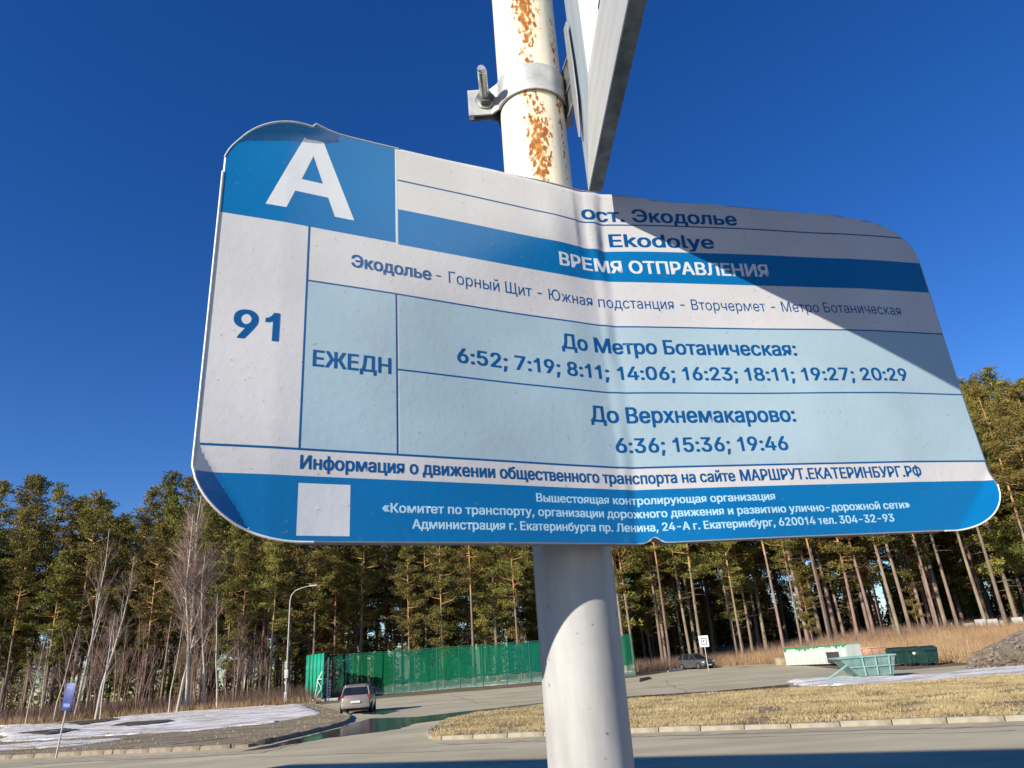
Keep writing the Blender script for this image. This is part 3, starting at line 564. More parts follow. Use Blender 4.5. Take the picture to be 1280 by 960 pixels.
е	404	212,-8 177,-5 145,3 117,16 92,35 72,58 56,85 44,116 37,150 34,187 36,224 44,258 55,290 71,317 91,340 115,359 142,373 172,382 205,384 266,374 285,366 303,355 319,341 334,324 347,305 357,282 365,256 370,227 371,194 371,169 75,169 75,221 338,221 310,202 308,226 304,248 298,269 288,286 277,301 263,314 246,323 227,328 205,330 183,328 164,323 146,313 131,301 119,286 109,270 102,251 97,231 96,211 96,178 98,151 102,127 110,106 121,88 135,73 151,61 169,53 190,48 212,46 254,53 285,73 306,105 365,91 358,72 348,55 335,39 320,26 302,14 283,4 261,-3 237,-7
ж	563	21,0 174,193 23,379 95,379 221,218 252,218 252,379 313,379 313,218 342,218 468,379 541,379 390,193 543,0 469,0 342,162 313,162 313,0 252,0 252,162 223,162 95,0
з	343	171,-4 146,-3 123,1 101,8 82,17 65,29 51,43 40,59 34,76 31,95 94,95 97,82 105,71 117,61 133,54 151,49 171,47 193,49 211,55 227,65 239,77 246,92 249,109 246,126 239,141 226,154 208,163 187,169 163,171 138,171 138,217 163,217 183,219 201,224 217,233 229,245 236,259 238,276 236,292 230,306 220,318 207,327 191,332 173,334 154,332 137,327 122,319 109,309 102,296 99,281 40,281 42,301 48,319 59,335 72,349 88,361 107,371 128,378 150,382 173,384 197,382 220,377 239,370 257,359 271,346 283,332 291,315 296,298 298,279 296,258 289,240 277,224 262,212 245,203 225,197 225,194 252,188 273,178 291,164 303,147 310,127 313,104 311,84 305,66 294,48 281,33 264,20 244,10 222,2 198,-3
и	411	358,0 296,0 296,274 293,274 111,0 53,0 53,379 114,379 114,104 118,104 300,379 358,379
й	411	358,0 296,0 296,274 293,274 111,0 53,0 53,379 114,379 114,104 118,104 300,379 358,379;205,433 187,434 171,439 155,446 142,455 130,467 120,481 112,496 108,512 107,529 151,529 153,515 158,502 166,491 177,483 190,478 205,476 220,478 233,483 244,491 252,502 257,515 259,529 304,529 303,512 298,496 291,481 281,467 269,456 256,446 240,439 223,434
к	376	53,0 53,379 114,379 114,215 152,215 288,379 366,379 213,196 368,0 290,0 167,159 114,159 114,0
л	400	6,0 6,56 20,56 48,63 67,86 78,133 84,211 91,379 348,379 348,0 286,0 286,323 149,323 143,189 129,84 120,58 109,37 94,21 76,9 54,2 27,0
м	535	53,0 53,379 144,379 232,168 246,132 257,100 265,70 273,41 263,41 270,69 278,100 289,132 303,168 390,379 482,379 482,0 421,0 421,197 421,237 422,276 422,315 423,354 430,354 415,300 399,252 377,198 294,0 240,0 156,198 135,252 118,300 102,354 111,354 112,318 113,279 113,238 113,197 113,0
н	409	309,223 309,167 99,167 99,223;114,379 114,0 53,0 53,379;356,379 356,0 295,0 295,379
о	415	207,-8 174,-5 144,3 117,16 93,35 72,58 56,85 44,116 37,150 34,187 37,225 44,260 56,291 72,318 93,341 117,360 144,374 174,382 207,384 241,382 271,374 299,360 323,341 343,318 359,291 371,260 379,225 381,187 379,150 371,116 359,85 343,58 323,35 299,16 271,3 241,-5;207,46 231,49 252,55 270,66 285,80 298,97 307,117 314,139 318,163 319,187 318,212 314,236 307,258 298,278 285,296 270,310 252,321 231,328 207,330 184,328 163,321 145,310 130,296 118,278 108,258 102,236 98,212 96,187 98,163 102,139 108,117 118,97 130,80 145,66 163,55 184,49
п	408	355,379 355,0 294,0 294,323 114,323 114,0 53,0 53,379
р	424	53,-143 53,379 112,379 112,319 118,319 137,346 171,373 188,379 207,383 229,384 259,382 287,374 313,361 335,342 354,320 370,293 381,261 388,227 390,189 388,151 381,116 370,84 355,57 336,34 313,16 288,3 260,-6 229,-8 208,-7 189,-3 173,4 138,31 118,59 114,59 114,-143;220,47 242,49 262,55 279,66 294,80 306,97 316,117 323,139 327,163 328,189 327,215 323,239 316,261 307,281 295,298 280,311 262,322 243,328 220,330 198,328 178,322 161,312 147,299 134,282 125,263 118,241 114,216 113,189 114,162 118,138 125,115 135,95 147,78 162,65 179,55 198,49
с	396	207,-8 174,-5 144,3 117,16 93,35 72,58 56,85 44,116 37,150 34,187 37,225 44,260 56,291 72,318 93,341 117,360 144,374 174,382 207,384 260,377 305,356 340,322 362,277 303,262 290,289 270,311 242,325 207,330 184,328 163,321 145,310 130,296 118,278 108,258 102,236 98,212 96,187 98,163 102,139 108,117 118,97 130,80 145,66 163,55 184,49 207,46 243,52 271,66 292,89 304,117 363,102 341,56 306,21 261,-1
т	325	132,0 132,325 6,325 6,379 319,379 319,325 193,325 193,0
у	389	47,-139 61,-86 71,-87 104,-89 130,-74 151,-36 163,-1 17,379 84,379 165,155 187,87 206,21 184,21 202,87 224,155 305,379 371,379 204,-58 177,-107 139,-136 91,-145 65,-143
ф	477	208,-8 175,-5 145,3 117,16 93,35 73,58 56,85 44,116 37,150 34,187 37,225 44,260 56,291 73,318 93,341 117,360 145,374 175,382 208,384 269,384 302,382 333,374 360,360 384,341 405,318 421,291 433,260 441,225 443,187 441,150 433,116 421,85 405,58 384,35 360,16 333,3 302,-5 269,-8;208,43 269,43 293,46 314,52 332,64 347,79 360,96 370,117 377,139 381,163 382,187 381,213 377,237 370,260 360,281 347,299 332,314 314,326 293,333 269,335 208,335 184,333 163,326 145,314 130,299 117,281 108,260 101,237 96,213 95,187 96,163 101,139 108,117 117,96 130,79 145,64 163,52 184,46;208,-143 208,509 269,509 269,-143
х	379	21,0 171,218 171,171 29,379 100,379 147,306 179,253 207,206 175,206 202,253 233,306 282,379 352,379 209,169 209,214 358,0 287,0 231,85 200,136 173,182 205,182 178,136 148,85 91,0
ц	415	53,0 53,379 114,379 114,56 294,56 294,379 355,379 355,0;344,-109 344,0 318,0 318,56 405,56 405,-109
ч	401	198,118 157,122 121,134 92,153 70,181 57,216 53,258 53,379 114,379 114,258 116,232 124,211 138,195 155,184 175,177 198,175 264,182 324,199 324,143 285,130 244,122;287,0 287,379 348,379 348,0
ш	572	53,379 114,379 114,56 255,56 255,379 316,379 316,56 458,56 458,379 519,379 519,0 53,0
щ	582	53,379 114,379 114,56 255,56 255,379 316,379 316,56 458,56 458,379 519,379 519,0 53,0;508,-109 508,0 482,0 482,56 569,56 569,-109
ы	511	114,244 214,244 243,242 268,237 290,228 309,217 325,202 337,186 346,167 352,146 353,123 352,101 346,80 337,61 325,43 309,29 290,16 268,7 243,2 214,0 53,0 53,379 114,379;114,56 214,56 235,58 254,64 270,74 282,87 289,103 292,121 289,139 282,155 270,169 254,179 235,185 214,187 114,187;397,0 397,379 458,379 458,0
ь	388	114,244 214,244 243,242 268,237 290,228 309,217 325,202 337,186 346,167 352,146 353,123 352,101 346,80 337,61 325,43 309,29 290,16 268,7 243,2 214,0 53,0 53,379 114,379;114,56 214,56 235,58 254,64 270,74 282,87 289,103 292,121 289,139 282,155 270,169 254,179 235,185 214,187 114,187
ю	585	53,0 53,379 111,379 111,0;97,162 97,217 235,217 235,162;377,-8 344,-5 313,3 286,16 262,35 242,58 226,85 213,116 206,150 204,187 206,225 213,260 226,291 242,318 262,341 286,360 313,374 344,382 377,384 410,382 440,374 468,360 492,341 512,318 529,291 541,260 548,225 550,187 548,150 541,116 529,85 512,58 492,35 468,16 440,3 410,-5;377,46 401,49 422,55 440,66 455,80 467,97 477,117 483,139 487,163 489,187 487,212 483,236 477,258 467,278 455,296 440,310 422,321 401,328 377,330 353,328 333,321 315,310 300,296 287,278 278,258 271,236 267,212 266,187 267,163 271,139 278,117 287,97 300,80 315,66 333,55 353,49
я	385	332,0 271,0 271,326 184,326 155,324 131,318 114,309 102,295 95,279 93,259 95,240 102,224 114,211 132,201 155,195 184,194 298,194 298,142 180,142 134,146 97,157 68,174 48,198 36,226 32,259 36,293 48,322 68,346 97,365 134,376 180,379 332,379;85,0 15,0 122,172 190,172"""
GLYPH = {}
for ln in GLYPH_DATA.strip('\n').split('\n'):
    c_, ad_, cs_ = ln.split('\t'); GLYPH[c_] = (int(ad_), [[tuple(int(q) for q in p.split(',')) for p in k.split(' ')] for k in cs_.split(';') if k.strip()])
def area2(P): return sum(P[i-1][0]*P[i][1]-P[i][0]*P[i-1][1] for i in range(len(P)))
def glyph_tris(c_):
    """each outer outline with the holes that lie in it, cut into triangles"""
    cs = GLYPH[c_][1]; big = max(cs, key=lambda P: abs(area2(P))); sg = 1 if area2(big) > 0 else -1
    outs = [P for P in cs if area2(P)*sg > 0]; holes = [P for P in cs if area2(P)*sg < 0]; res = []
    for P in outs:
        hh = [Q for Q in holes if sum(inside(P, q[0]+.31, q[1]+.17) for q in Q) > .6*len(Q)]
        loops = [[Vector((x, y, 0)) for x, y in L_] for L_ in [P]+hh]; flat = [v for L_ in loops for v in L_]
        res.append(([(v.x, v.y) for v in flat], tessellate_polygon(loops)))
    return res
GLYPH['A+'] = (530, [[(0, 0), (205, 509), (325, 509), (530, 0), (410, 0), (365, 122), (165, 122), (120, 0)], [(200, 210), (330, 210), (265, 392)]])
GT = {}
def letter(txt, u0, u1, v0, cap, m, bold=0, w=.00020, space=0):
    x = 0; items = []
    for c_ in ([txt] if txt in GLYPH else txt):
        if c_ == ' ': x += 188+space; continue
        if c_ not in GT: GT[c_] = glyph_tris(c_)
        items.append((x, c_)); x += GLYPH[c_][0]+space
    xs = [ox+p[0] for ox, c_ in items for pts, _ in GT[c_] for p in pts]; x0, x1 = min(xs), max(xs)
    sx_ = (u1-u0)/(x1-x0); sy_ = cap/509
    bm = bmesh.new(); shifts = [(0, 0)] if not bold else [(-bold, -bold*.45), (bold, -bold*.45), (-bold, bold*.45), (bold, bold*.45)]
    for k, (bx, by) in enumerate(shifts):
        for ox, c_ in items:
            for q, (pts, tr) in enumerate(GT[c_]):
                vs = [bm.verts.new((u0+(ox+px+bx-x0)*sx_, v0+(py+by)*sy_, (k*3+q)*.000006)) for px, py in pts]
                for t in tr:
                    try: bm.faces.new([vs[i] for i in t])
                    except ValueError: pass
    vmin, vmax = min(v.co.y for v in bm.verts), max(v.co.y for v in bm.verts)
    for uu in US:
        if u0 < uu < u1: bmesh.ops.bisect_plane(bm, geom=bm.verts[:]+bm.edges[:]+bm.faces[:], plane_co=(uu, 0, 0), plane_no=(1, 0, 0))
    for vv in VG:
        if vmin < vv < vmax: bmesh.ops.bisect_plane(bm, geom=bm.verts[:]+bm.edges[:]+bm.faces[:], plane_co=(0, vv, 0), plane_no=(0, 1, 0))
    for f in bm.faces:
        if f.normal.z < 0: f.normal_flip()
    nrm = []
    for v in bm.verts:
        a, c_ = v.co.x, v.co.y; v.co = panel(a, c_, w+v.co.z); e = .0025
        nrm.append((panel(a+e, c_)-panel(a-e, c_)).cross(panel(a, c_+e)-panel(a, c_-e)).normalized())
    me = bpy.data.meshes.new('lettering'); bm.to_mesh(me); bm.free()
    for p in me.polygons: p.use_smooth = True
    me.normals_split_custom_set_from_vertices([tuple(q) for q in nrm])
    me.materials.append(m); return link('lettering', me, None, tt)
letter('A+', -.379, -.290, .1335, .093, M_wht, bold=0)
letter('91', -.398, -.360, -.017, .0285, M_ink, bold=21)
letter('ЕЖЕДН', -.3265, -.252, -.0385, .0165, M_ink, bold=21)
letter('Экодолье', -.292, -.207, .0765, .0145, M_ink, bold=21)
letter('- Горный Щит - Южная подстанция - Вторчермет - Метро Ботаническая', -.2010, .413, .0770, .0145, M_ink, bold=0)
letter('ост. Экодолье', -.004, .204, .2035, .019, M_ink, bold=21)
letter('Ekodolye', .028, .165, .1665, .0185, M_ink, bold=21)
letter('ВРЕМЯ ОТПРАВЛЕНИЯ', -.044, .233, .127, .018, M_wht, bold=21)
letter('До Метро Ботаническая:', -.053, .246, .0165, .0185, M_ink, bold=21)
letter('6:52; 7:19; 8:11; 14:06; 16:23; 18:11; 19:27; 20:29', -.180, .391, -.0165, .0165, M_ink, bold=21)
letter('До Верхнемакарово:', -.026, .224, -.0690, .0185, M_ink, bold=21)
letter('6:36; 15:36; 19:46', .000, .206, -.1035, .0165, M_ink, bold=21)
letter('Информация о движении общественного транспорта на сайте', -.334, .133, -.1385, .0125, M_ink, bold=21)
letter('МАРШРУТ.ЕКАТЕРИНБУРГ.РФ', .140, .371, -.1385, .0128, M_ink, bold=21)
letter('Вышестоящая контролирующая организация', -.102, .176, -.1610, .0085, M_sky, bold=21)
letter('«Комитет по транспорту, организации дорожного движения и развитию улично-дорожной сети»', -.260, .343, -.1755, .0085, M_sky, bold=21)
letter('Администрация г. Екатеринбурга пр. Ленина, 24-А г. Екатеринбург, 620014 тел. 304-32-93', -.232, .318, -.1900, .0085, M_sky, bold=21)
# folded rims behind the panel
def rim(pts, depth, m=M_galvd):
    v = []; f = []
    for (u, v_) in pts:
        for k in range(4): v.append(tuple(panel(u, v_, -.0016-depth*k/3)))
    for i in range(len(pts)-1):
        for k in range(3): f.append((i*4+k, i*4+k+1, (i+1)*4+k+1, (i+1)*4+k))
    o = link('folded_rim', mesh_np('folded_rim', v, f, smooth=True), m, tt); md = o.modifiers.new('t', 'SOLIDIFY'); md.thickness = .0012; return o
M_rim = mat('rim_paint', (.30, .28, .26), (.42, .40, .37), scale=40, rough=.6, metal=.2, bump=.2)
rim([(u, vbot(u)+.0008) for u in US if -.335 <= u <= .385], .015, M_rim)
rim([(-.4205, v) for v in np.linspace(-.118, .165, 30)], .013, M_rim)
rim([(.4688, v) for v in np.linspace(-.128, .152, 30)], .013, M_rim)
rim([(u, vtop(u)-.0008) for u in US if -.338 <= u <= .360], .013, M_rim)
# thin pale line along the panel's side and round its corners
def edge_line(pts, m, r=.0007):
    return tube_obj('pale_edge', [panel(u, v, .0002) for u, v in pts], r, m, tt, n=6)
M_edge = mat('pale_edge', (.62, .62, .6), (.72, .72, .70), scale=90, rough=.5)
edge_line([(u, vbot(u)) for u in US if u <= -.31][::-1]+[(-.4212, v) for v in np.linspace(-.128, .163, 40)], M_edge, .0011)
edge_line([(u, vtop(u)) for u in US if u <= -.24], M_edge)
edge_line([(u, vbot(u)) for u in US if u >= .38], M_edge, .0008)
# clip that holds the panel on the pole (behind)
for h in (1.80, 2.06):
    c = pole_at(h); bm = bmesh.new(); N_ = 40
    tube_pts = []
    for i in range(N_+1):
        a = 2*PI*i/N_; tube_pts.append(c+Vector((math.cos(a)*(PR+.002), math.sin(a)*(PR+.002), 0)))
    vs = [(bm.verts.new(p-Vector((0, 0, .014))), bm.verts.new(p+Vector((0, 0, .014)))) for p in tube_pts[:-1]]
    for i in range(N_):
        a, c2 = vs[i], vs[(i+1) % N_]; bm.faces.new((a[0], c2[0], c2[1], a[1]))
    o = link('clamp_band', bm_mesh('clamp_band', bm, True), M_galv, tt); md = o.modifiers.new('t', 'SOLIDIFY'); md.thickness = .002

# ------------------------------------------------------------------ upper sign seen edge-on, and its clamp
TIP = CC+vray(735.5, 239)*.882
fw = Vector((.05, -.998, -.030)).normalized(); nf = Vector((-.998, -.05, 0)).normalized(); upv = fw.cross(nf)
upv = upv if upv.z > 0 else -upv
def SP(a, h, t=0.0): return TIP+fw*a+upv*h-nf*t      # t: depth behind the visible face
def sbox(name, a0, a1, h0, h1, t0, t1, m, parent, bev=.0):
    bm = bmesh.new(); Mx = Matrix((fw, upv, -nf)).transposed().to_4x4(); Mx.translation = TIP
    add_box(bm, a0, a1, h0, h1, t0, t1, M=Mx, bev=bev); return link(name, bm_mesh(name, bm, bev > 0, 40), m, parent)
M_face = mat('brushed_zinc', (.27, .33, .38), (.38, .44, .49), scale=45, rough=.5, metal=.35, bump=.15, bscale=80, stretch=(1, 1, .12))  # bluish reflection on the back margin tinted into the zinc colour
M_face2 = mat('brushed_zinc_low', (.42, .43, .42), (.52, .53, .52), scale=45, rough=.5, metal=.3, bump=.12, bscale=80, stretch=(1, .15, 1))  # paler tone of the same zinc for the bottom margin
M_wpaint = mat('white_enamel', (.74, .76, .68), (.82, .83, .76), scale=20, rough=.4)
us = empty('road_sign', TIP, label='galvanised square road sign seen nearly edge-on at the top of the pole', cat='road sign')
def up(name, *a, **k):
    o = sbox(name, *a, us, **k); o.matrix_parent_inverse = Matrix.Translation(-TIP); return o
SZ = .60
# mitred margins: back strip and bottom strip
def quadplate(name, pts, t0, t1, m):
    bm = bmesh.new(); lo = [bm.verts.new(SP(a, h, t0)) for a, h in pts]; hi = [bm.verts.new(SP(a, h, t1)) for a, h in pts]
    bm.faces.new(lo); bm.faces.new(hi[::-1]); n_ = len(pts)
    for i in range(n_): bm.faces.new((lo[i], hi[i], hi[(i+1) % n_], lo[(i+1) % n_]))
    o = link(name, bm_mesh(name, bm), m, us); o.matrix_parent_inverse = Matrix.Translation(-TIP); return o
quadplate('face_margin', [(0, 0), (.083, .105), (.083, SZ-.1), (0, SZ)], 0, .0015, M_face)
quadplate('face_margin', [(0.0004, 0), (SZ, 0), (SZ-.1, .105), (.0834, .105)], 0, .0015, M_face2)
quadplate('face_margin', [(SZ, .0004), (SZ, SZ), (SZ-.1, SZ-.1), (SZ-.1, .1054)], 0, .0015, M_face)
quadplate('face_margin', [(0.0004, SZ), (SZ-.0004, SZ), (SZ-.1004, SZ-.1), (.0834, SZ-.1)], 0, .0015, M_face)
up('white_field', .0834, SZ-.1, .1054, SZ-.1, .0004, .0014, M_wpaint)
up('slot', .175, .33, .1045, .1075, -.0006, .0010, mat('slot_shadow', (.02, .02, .02)))
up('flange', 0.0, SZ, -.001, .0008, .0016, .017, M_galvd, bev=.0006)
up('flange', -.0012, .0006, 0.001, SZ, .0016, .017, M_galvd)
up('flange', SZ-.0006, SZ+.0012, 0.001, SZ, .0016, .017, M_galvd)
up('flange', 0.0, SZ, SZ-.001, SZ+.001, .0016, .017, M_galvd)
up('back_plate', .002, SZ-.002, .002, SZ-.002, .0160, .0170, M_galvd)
# clamp: front half band with ears, drawn round the pole
hc = 2.335; cc = pole_at(hc)
cl = empty('pole_clamp', cc, label='galvanised two bolt clamp ring holding the road sign to the pole', cat='clamp')
ex = Vector((1.0, .0, 0)).normalized(); ey = Vector((-ex.y, ex.x, 0))   # ring axis frame: ex along the ears, ey away from the viewer
def cp(x, y, z): return cc+ex*x+ey*y+Vector((0, -.0637*z, z))
def ribbon(name, path, h0, h1, th, m, parent):
    bm = bmesh.new(); lo = [bm.verts.new(cp(x, y, h0)) for x, y in path]; hi = [bm.verts.new(cp(x, y, h1)) for x, y in path]
    for i in range(len(path)-1): bm.faces.new((lo[i], lo[i+1], hi[i+1], hi[i]))
    o = link(name, bm_mesh(name, bm), m, parent); o.matrix_parent_inverse = Matrix.Translation(-cc)
    md = o.modifiers.new('t', 'SOLIDIFY'); md.thickness = th; md.offset = 0
    return o
RR = PR+.003
def arc(a0, a1, n=56, r=RR): return [(r*math.cos(a0+(a1-a0)*i/n), r*math.sin(a0+(a1-a0)*i/n)) for i in range(n+1)]
M_band = mat('clamp_steel', (.36, .37, .37), (.52, .52, .50), scale=60, rough=.55, metal=.4, bump=.25, bscale=90, bdist=.001)
ribbon('front_half', [(-.088, -.006), (-.056, -.006)]+arc(PI+.32, 2*PI-.25)+[(.062, -.010), (.073, -.008)], -.021, .021, .003, M_band, cl)
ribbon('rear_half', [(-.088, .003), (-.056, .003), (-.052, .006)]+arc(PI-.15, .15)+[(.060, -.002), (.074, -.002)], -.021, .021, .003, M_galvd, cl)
def ctube(name, pts, r, m, n=16):
    bm = bmesh.new(); tube(bm, [cp(*p) for p in pts], r, n); o = link(name, bm_mesh(name, bm, True, 40), m, cl); o.matrix_parent_inverse = Matrix.Translation(-cc); return o
M_thread = mat('thread', (.45, .45, .43), (.62, .62, .6), scale=30, rough=.4, metal=.7)
ctube('bolt', [(-.064, .010, .002), (-.066, -.062, .004), (-.066, -.064, .004)], [.0055, .0055, .0045], M_thread)
# thread ridges along the bolt
bm = bmesh.new()
for i in range(30):
    y = -.016-.0015*i
    tube(bm, [cp(-.065, y, .003), cp(-.065, y-.0007, .003)], .0062, 12)
o = link('thread', bm_mesh('thread', bm), M_bolt, cl); o.matrix_parent_inverse = Matrix.Translation(-cc)
ctube('nut', [(-.064, -.0085, .002), (-.064, -.017, .002)], .0115, M_galvd, n=6)
ctube('washer', [(-.064, -.0078, .002), (-.064, -.009, .002)], .0145, M_bolt, n=24)
# channel that ties the ring to the sign
TA = -.012
def bracket(name, path, h0, h1, th, m):
    return ribbon(name, path, h0, h1, th, m, cl)
# horizontal plates of the channel, and its web
sgn_pt = SP(.03, 2.335-TIP.z, .0)
rel = sgn_pt-cc; gx_, gy_ = rel.dot(ex), rel.dot(ey)
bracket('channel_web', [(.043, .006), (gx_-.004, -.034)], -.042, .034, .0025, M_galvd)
for z in (.034, -.006, -.042):
    bm = bmesh.new(); q = [cp(.043, .010, z), cp(gx_-.004, .0, z), cp(gx_-.004, -.050, z), cp(.046, -.016, z)]
    bm.faces.new([bm.verts.new(p) for p in q]); o = link('channel_flange', bm_mesh('channel_flange', bm), M_galv, cl); o.matrix_parent_inverse = Matrix.Translation(-cc)
    md = o.modifiers.new('t', 'SOLIDIFY'); md.thickness = .0022
# bent tongue of the channel lying against the sign
o = quadplate('tongue', [(.000, .265), (.022, .255), (.030, .18), (.030, .12), (.016, .07), (.010, .075), (.0, .15)], -.006, -.0045, M_galv)

# ------------------------------------------------------------------ trees
M_needle = mat('pine_needles', (.092, .096, .023), (.27, .22, .052), scale=.9, rough=.8, rand=.30, lo=.4, hi=.62, spec=.2)
M_bark = mat('pine_bark', (.16, .11, .08), (.26, .19, .14), scale=3, rough=.95, bump=.6, bscale=14, stretch=(1, 1, .3), rand=.2)
M_barku = mat('pine_bark_upper', (.34, .17, .07), (.48, .27, .12), scale=3, rough=.9, rand=.2, stretch=(1, 1, .4))
M_birch = mat('birch_bark', (.44, .40, .33), (.30, .25, .19), scale=6, rough=.8, stretch=(1, 1, 1.5), lo=.45, hi=.75)
M_twig = mat('birch_twigs', (.21, .135, .10), (.30, .20, .15), scale=2, rough=.9)
def np_tube(pts, rad, n=5):
    pts = np.asarray(pts, float); v = []; k = len(pts)
    for i in range(k):
        d = pts[min(i+1, k-1)]-pts[max(i-1, 0)]; d /= np.linalg.norm(d)+1e-9
        a = np.cross(d, [0.3, 0.1, 1.0] if abs(d[2]) < .9 else [1.0, 0, 0]); a /= np.linalg.norm(a); bb = np.cross(d, a)
        t = np.arange(n)*2*PI/n
        v.append(pts[i]+rad[i]*(np.cos(t)[:, None]*a+np.sin(t)[:, None]*bb))
    f = [(i*n+q, i*n+(q+1) % n, (i+1)*n+(q+1) % n, (i+1)*n+q) for i in range(k-1) for q in range(n)]
    return np.concatenate(v), np.array(f)
class Acc:
    def __init__(s): s.v = []; s.f = []; s.m = []; s.n = 0
    def add(s, v, f, m=0):
        s.v.append(v); s.f.append(np.asarray(f)+s.n); s.m.append(np.full(len(f), m)); s.n += len(v)
    def mesh(s, name, mats, smooth=False):
        me = mesh_np(name, np.concatenate(s.v), np.concatenate(s.f), np.concatenate(s.m), smooth)
        for m in mats: me.materials.append(m)
        return me
def pine_meshes(seed, H, crown0, rad, nl=46, dens=1.0, pointed=.5):
    """unit metres; crown0 = height where foliage starts; rad = widest radius"""
    rg = np.random.default_rng(seed)
    tr = Acc(); lean = rg.normal(0, .012, 2)*H
    hs_ = np.linspace(0, H*.985, 12); ph = rg.uniform(0, 6, 2)
    def axis(h):
        t = h/H; return np.array([lean[0]*t+.18*math.sin(t*5+ph[0])*t, lean[1]*t+.18*math.sin(t*4+ph[1])*t, h])
    r0 = .0062*H+.03
    rads = [r0*(1.25 if h < .5 else 1)*(1-.88*(h/H)**1.15) for h in hs_]
    v, f = np_tube([axis(h) for h in hs_], rads, 8)
    mi = np.array([1 if hs_[i//8] > H*.42 else 0 for i in range(len(f))]); tr.v.append(v); tr.f.append(f); tr.m.append(mi); tr.n += len(v)
    cl_ = []
    for i in range(nl):
        t = (i+rg.uniform(0, 1))/nl; h = crown0+(H-crown0)*t**.92
        # radius profile: widest about one third up, uneven
        pr = (math.sin(min(1, (t+.10)/.42)*PI/2) if t < .32 else (1-((t-.32)/.68)**(1.0+pointed))**.85)
        Lb = rad*pr*rg.uniform(.55, 1.18)+.25
        a = rg.uniform(0, 2*PI); rise = rg.uniform(-.18, .35)+.45*t
        p0 = axis(h); d = np.array([math.cos(a), math.sin(a), rise]); d /= np.linalg.norm(d)
        p1 = p0+d*Lb*.55+[0, 0, -.05*Lb]; p2 = p0+d*Lb+[0, 0, .12*Lb]
        v, f = np_tube([p0, p1, p2], [.045+.010*Lb, .03+.006*Lb, .015], 4); tr.add(v, f, 1)
        nc = int(2+Lb*2.1*dens)
        for c in range(nc):
            s = rg.uniform(.30, 1.05); q = p0+(p2-p0)*s+rg.normal(0, .16+.13*Lb*.5, 3)*[1, 1, .42]; cl_.append((q, rg.uniform(.42, .80)))
    for k in range(5): cl_.append((axis(H*(1-.012*k)), .35))
    # dead stubs on the bare trunk
    for k in range(10):
        h = rg.uniform(H*.15, crown0); a = rg.uniform(0, 2*PI); p0 = axis(h); Lb = rg.uniform(.4, 1.6)
        v, f = np_tube([p0, p0+np.array([math.cos(a), math.sin(a), -.1])*Lb], [.03, .01], 3); tr.add(v, f, 0)
    # needle clumps: flattened puffs of small blades
    C_ = np.array([c[0] for c in cl_]); Rr = np.array([c[1] for c in cl_]); K = 44
    n_ = len(C_)*K; P = np.repeat(C_, K, 0); rr_ = np.repeat(Rr, K)
    off = rg.normal(0, 1, (n_, 3)); off /= np.linalg.norm(off, axis=1)[:, None]; off *= (rg.uniform(.25, 1, n_)**.5)[:, None]*rr_[:, None]; off[:, 2] *= .42
    dd = off+np.array([0, 0, .25])+rg.normal(0, .35, (n_, 3))*.6; dd /= np.linalg.norm(dd, axis=1)[:, None]
    sd_ = np.cross(dd, rg.normal(0, 1, (n_, 3))); sd_ /= np.linalg.norm(sd_, axis=1)[:, None]+1e-6
    Ln = rg.uniform(.13, .30, n_)[:, None]; Wd = rg.uniform(.03, .075, n_)[:, None]
    B_ = P+off
    v = np.empty((n_*3, 3)); v[0::3] = B_-sd_*Wd; v[1::3] = B_+sd_*Wd; v[2::3] = B_+dd*Ln
    me = mesh_np('crown', v, np.arange(n_*3).reshape(-1, 3)); me.materials.append(M_needle)
    return tr.mesh('trunk', [M_bark, M_barku], True), me
VAR = []
specs = [(24, 9, 2.7, 46, 1.0, .5), (25, 11, 2.5, 42, 1.0, .7), (23, 7, 3.0, 54, 1.1, .3), (26, 13, 2.6, 38, 1.0, .4), (24, 5, 3.1, 60, 1.1, .1), (25, 14, 2.3, 34, 1.1, .8), (22, 3.5, 3.0, 62, 1.1, .0), (26, 10, 2.9, 48, .9, .4), (27, 16, 2.6, 34, 1.2, 1.0), (27, 15, 3.0, 38, 1.1, .8)]
for i, (H, c0, rd, nl, dn, po_) in enumerate(specs): VAR.append((H, pine_meshes(100+i, H, c0, rd, nl, dn, po_)))
def plant_pine(x, y, h, var, label, group, rz=None):
    H, (tm, cm) = VAR[var]; s = h/H
    t = empty('pine_tree', (x, y, terr(x, y)-.05), random.uniform(0, 2*PI) if rz is None else rz, label=label, cat='pine tree', group=group)
    sx_ = s*random.uniform(.88, 1.12); t.scale = (sx_, sx_, s)
    link('trunk', tm, None, t); link('crown', cm, None, t); return t
# where the wood begins, and how tall it stands, from left to right
def front(x): return 83+6*sm(-30, -15, x)-9*sm(18, 40, x)+2*math.sin(x*.3)
def tallness(x): return 24.8 + 2.0*sm(20, 50, x)-1.0*sm(-60, -45, -abs(x+20)-25)
zones = [(-400, -24, 'pine of the dense wood left of the street lamp', 'pines of the wood left of the lamp', [0, 2, 4, 6, 1, 2, 4]),
         (-24, 12, 'pine of the wood standing behind the green mesh fence', 'pines of the wood behind the green fence', [0, 1, 3, 7, 5, 4, 6]),
         (12, 30, 'pine of the wood behind the far grey car and dry bushes', 'pines of the wood behind the far car', [3, 5, 1, 7, 9, 0]),
         (30, 400, 'tall bare stemmed pine of the wood behind the reeds and bins', 'pines of the wood behind the reeds', [3, 0, 1, 8, 7, 9])]
cnt = 0
def to_px(P):
    v = P-CC; z = v.dot(CF); return 640+FPX*v.dot(CR)/z, 480-FPX*v.dot(CU)/z
